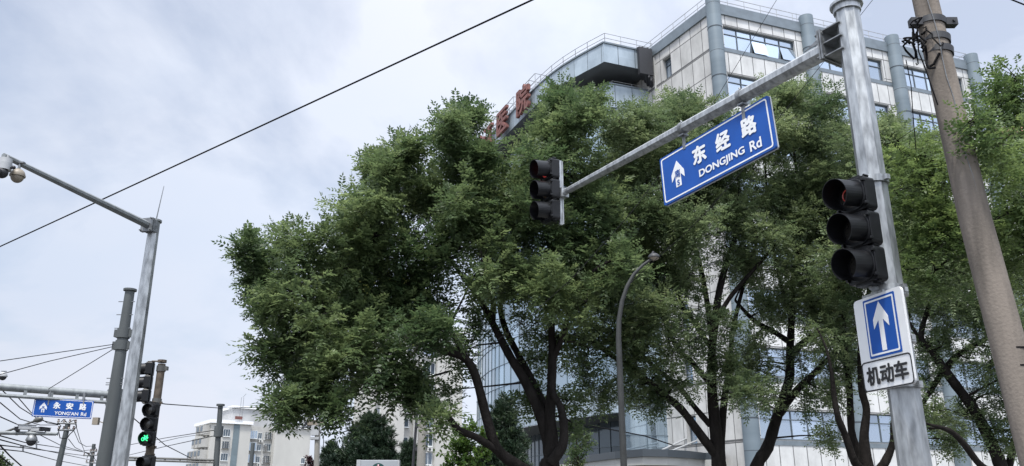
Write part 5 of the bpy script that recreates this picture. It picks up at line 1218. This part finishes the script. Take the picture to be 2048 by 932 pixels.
cl4 = CL(Y4, [
 (1735, 285, 48), (1790, 265, 46), (1745, 360, 60), (1810, 340, 65), (1850, 290, 42), (1760, 450, 65), (1830, 440, 70), (1690, 500, 40, .8), (1780, 530, 60), (1850, 530, 60)], 1.4, 2) + CL(Y4, [
 (1700, 610, 45, .7), (1650, 660, 40, .6), (1700, 740, 40, .5), (1830, 620, 50, .8), (1680, 690, 40, .5), (1660, 780, 24, .4), (1850, 690, 35, .6), (1870, 850, 22, .6), (1900, 880, 18, .5)], .8, 1)
make_tree('street_tree', 'street tree with several bare stems, directly behind the mast and lane plate', 'tree', g4, limbs4, cl4, 'pinnate', MT['leaf_b'], MT['bark'], 13, GT, lp=LP2, sub=11)
# fifth tree, right, dark crossing limbs
Y5 = 13.0; g5 = ground_of(2010, Y5)
limbs5 = [
 [(g5 - Vector((0, 0, .1)), .20), (g5 + Vector((0, 0, 1.3)), .17)] + PX(Y5, [(2004, 940, 15), (1983, 887, 13), (1951, 824, 12), (1919, 780, 11), (1888, 738, 10), (1862, 700, 7), (1842, 672, 6), (1858, 612, 5), (1866, 588, 4), (1880, 500, 3)]),
 PX(Y5, [(2000, 950, 9), (1962, 931, 8, -.2), (1927, 887, 7, -.4), (1900, 862, 6, -.5), (1862, 850, 3, -.6), (1835, 842, 1.5, -.7), (1822, 846, .6, -.7)]),
 PX(Y5, [(1890, 740, 8), (1905, 720, 7), (1924, 704, 6, -.1), (1960, 684, 5, -.2), (1990, 668, 4, -.3), (2060, 640, 3, -.4)]),
 PX(Y5, [(1886, 742, 7), (1866, 774, 6, .2), (1846, 806, 5, .3), (1838, 820, 2.5, .3), (1828, 836, 1, .3)]),
 PX(Y5, [(1860, 698, 4), (1845, 690, 4, .1), (1825, 655, 4, .2), (1800, 620, 3, .3)]),
 PX(Y5, [(2012, 960, 9), (2024, 905, 8, .2), (2034, 860, 7, .2), (2050, 780, 6, .2), (2060, 600, 4, .2), (2040, 450, 3, .2)]),
]
cl5 = CL(Y5, [
 (1880, 440, 60), (1850, 560, 55), (1910, 560, 65), (1980, 470, 60), (1960, 620, 60), (1895, 630, 45, .7), (2030, 540, 60), (2030, 640, 60), (2000, 720, 55), (2050, 740, 50)], 1.2, 2) + CL(Y5, [
 (1940, 720, 40, .5), (1980, 780, 45, .8), (2030, 800, 50), (1930, 830, 36, .8), (1880, 820, 40, .7), (1850, 760, 35, .6), (1960, 850, 28, .6), (2020, 860, 36, .8), (1885, 690, 36, .5), (1820, 560, 40, .8), (1840, 860, 22, .5), (1835, 842, 16, .6), (1800, 800, 24, .4)], .8, 1)
make_tree('street_tree', 'street tree with dark limbs crossing low, between the mast and the concrete pole', 'tree', g5, limbs5, cl5, 'pinnate', MT['leaf_b'], MT['bark'], 9, GT, lp=dict(nl=7, pairs=5, Lr=.23, ll=.056, lw=.026), sub=15)
# nearest tree, right edge, large pale leaves around the concrete pole
Y6 = 7.2; g6 = ground_of(2230, Y6)
limbs6 = [
 [(g6 - Vector((0, 0, .1)), .16), (g6 + Vector((0, 0, 1.6)), .14)] + PX(Y6, [(2228, 800, 22), (2210, 620, 18), (2160, 480, 12), (2100, 400, 8), (2050, 352, 5, -.3), (2010, 308, 4, -.6), (1973, 274, 3, -.9), (1932, 247, 2, -1.1)]),
 PX(Y6, [(2205, 600, 12), (2150, 380, 8, .3), (2090, 280, 6, .3), (2040, 215, 4, .3), (2000, 175, 2, .3)]),
 PX(Y6, [(2160, 480, 8, .2), (2080, 460, 6, .5), (2010, 470, 4, .8), (1940, 500, 3, 1), (1870, 470, 2, 1.2), (1820, 420, 2, 1.3)]),
 PX(Y6, [(2010, 308, 2.5, -.6), (1985, 250, 2, -.6), (1966, 236, 1.5, -.6)]),
 PX(Y6, [(1940, 500, 3, 1), (1880, 380, 2, 1.2), (1860, 320, 2, 1.2), (1810, 300, 2, 1.3)]),
]
cl6 = [(at(px, py, y), r * mpp(py, y) * .9, f) for px, py, r, y, f in (
 (2035, 165, 30, 7.4, .8), (2050, 220, 45, 7.5, 1), (1990, 200, 26, 7.3, .6), (2030, 300, 45, 7.3, .9), (1950, 242, 14, 6.0, .5), (1985, 285, 20, 6.2, .6), (2010, 330, 30, 6.6, .8), (2050, 380, 50, 7.2, 1),
 (2020, 430, 45, 7.4, 1), (1830, 320, 45, 8.4, .8), (1800, 300, 30, 8.5, .6), (1850, 380, 55, 8.4, .9), (1890, 330, 40, 8.3, .8), (1800, 400, 45, 8.5, .8), (1880, 450, 55, 8.3, .9), (1830, 480, 50, 8.5, .8), (1920, 500, 45, 8.1, .9), (1990, 520, 45, 8.0, .8), (2045, 500, 45, 7.6, .9), (1800, 540, 35, 8.5, .6), (1870, 540, 40, 8.4, .7), (1950, 430, 40, 8, .8), (2120, 300, 70, 7.4, .8), (2120, 450, 70, 7.4, .8))]
make_tree('street_tree', 'nearest tree with larger pale green leaves wrapping the concrete pole', 'tree', g6, limbs6, cl6, 'pinnate', MT['leaf_c'], MT['bark'], 12, GT, lp=dict(nl=6, pairs=4, Lr=.17, ll=.050, lw=.024), sub=26)

# ---- conifers and shrubs beyond
def conifer(label, px, py_top, Y, hw, n, seed_shift=0):
    g = ground_of(px, Y); g.z = 0; h = at(px, py_top, Y).z; r0 = hw * mpp(900, Y)
    limbs = [[(g, .16), (g + Vector((.05, 0, h * .5)), .11), (g + Vector((0, 0, h * .95)), .03)]]; cl = []
    for k in range(n):
        t = (k + .5) / n; z = h * (.22 + .74 * t); rr = r0 * (1 - t) ** .75 * random.uniform(.75, 1.1)
        for j in range(max(1, int(round(6.5 * (1 - t))) + 1)):
            a = 2.4 * k + j * 6.283 / max(1, int(round(6.5 * (1 - t))) + 1) + random.uniform(-.3, .3); c = g + Vector((math.cos(a) * rr * .8, math.sin(a) * rr * .8, z + random.uniform(-.2, .2)))
            cl.append((c, max(.40, r0 * .42 * (1 - .5 * t)), 1)); limbs.append([(g + Vector((0, 0, z - .3)), .04), (c, .015)])
    cl.append((g + Vector((0, 0, h * .6)), r0 * .4, 1)); cl.append((g + Vector((0, 0, h - .25)), .28, 1.2))
    return make_tree('pine_tree', label, 'tree', g, limbs, cl, 'needle', MT['leaf_pine'], MT['pine_bark'], 14, 'dark pines', sub=22, connect=False, lp=dict(nl=34, ll=.20, lw=.030))
conifer('dark bushy pine behind the grey light box sign', 735, 830, 44, 92, 9)
conifer('dark pine glimpsed behind the forked trunk of the big tree', 1010, 792, 38, 62, 8)
conifer('narrow small pine at the foot of the plain concrete pole', 822, 885, 42, 22, 5)
conifer('low dark pine left of the camera post', 660, 884, 50, 30, 5)
def shrub(label, px, py_top, Y, hw, m, lp, n=16, name='shrub', squash=1.0):
    g = ground_of(px, Y); g.z = 0; h = at(px, py_top, Y).z; r0 = hw * mpp(900, Y); cl = []
    for k in range(n):
        a = k * 2.4; t = (k + .5) / n; z = h * (.35 + .55 * t); rr = r0 * .75 * math.sqrt(random.random()) * (1 - .6 * t * t)
        cl.append((g + Vector((math.cos(a) * rr, math.sin(a) * rr, z)), r0 * .36 * random.uniform(.8, 1.2), 1))
    cl.append((g + Vector((0, 0, h * .93)), r0 * .25, 1))
    return make_tree(name, label, 'shrub', g, [[(g, .09), (g + Vector((.05, .05, h * .45)), .06), (g + Vector((0, 0, h * .8)), .02)]], cl, 'broad', m, MT['pine_bark'], 11, sub=9, lp=lp)
shrub('bright green broadleaf bush left of the forked trunk', 935, 848, 31, 78, MT['leaf_bush'], dict(nl=9, ll=.13, lw=.10))
shrub('small purple leaved shrub left of the camera post', 617, 908, 48, 22, MT['leaf_plum'], dict(nl=8, ll=.12, lw=.08), n=9)
shrub('leafy bush tip at the lower left corner', -8, 898, 26, 26, MT['leaf_a'], dict(nl=8, ll=.10, lw=.06), n=9)
shrub('low dark shrub below the curved glass wing', 1155, 848, 24, 46, MT['leaf_a'], dict(nl=8, ll=.09, lw=.05), n=9)
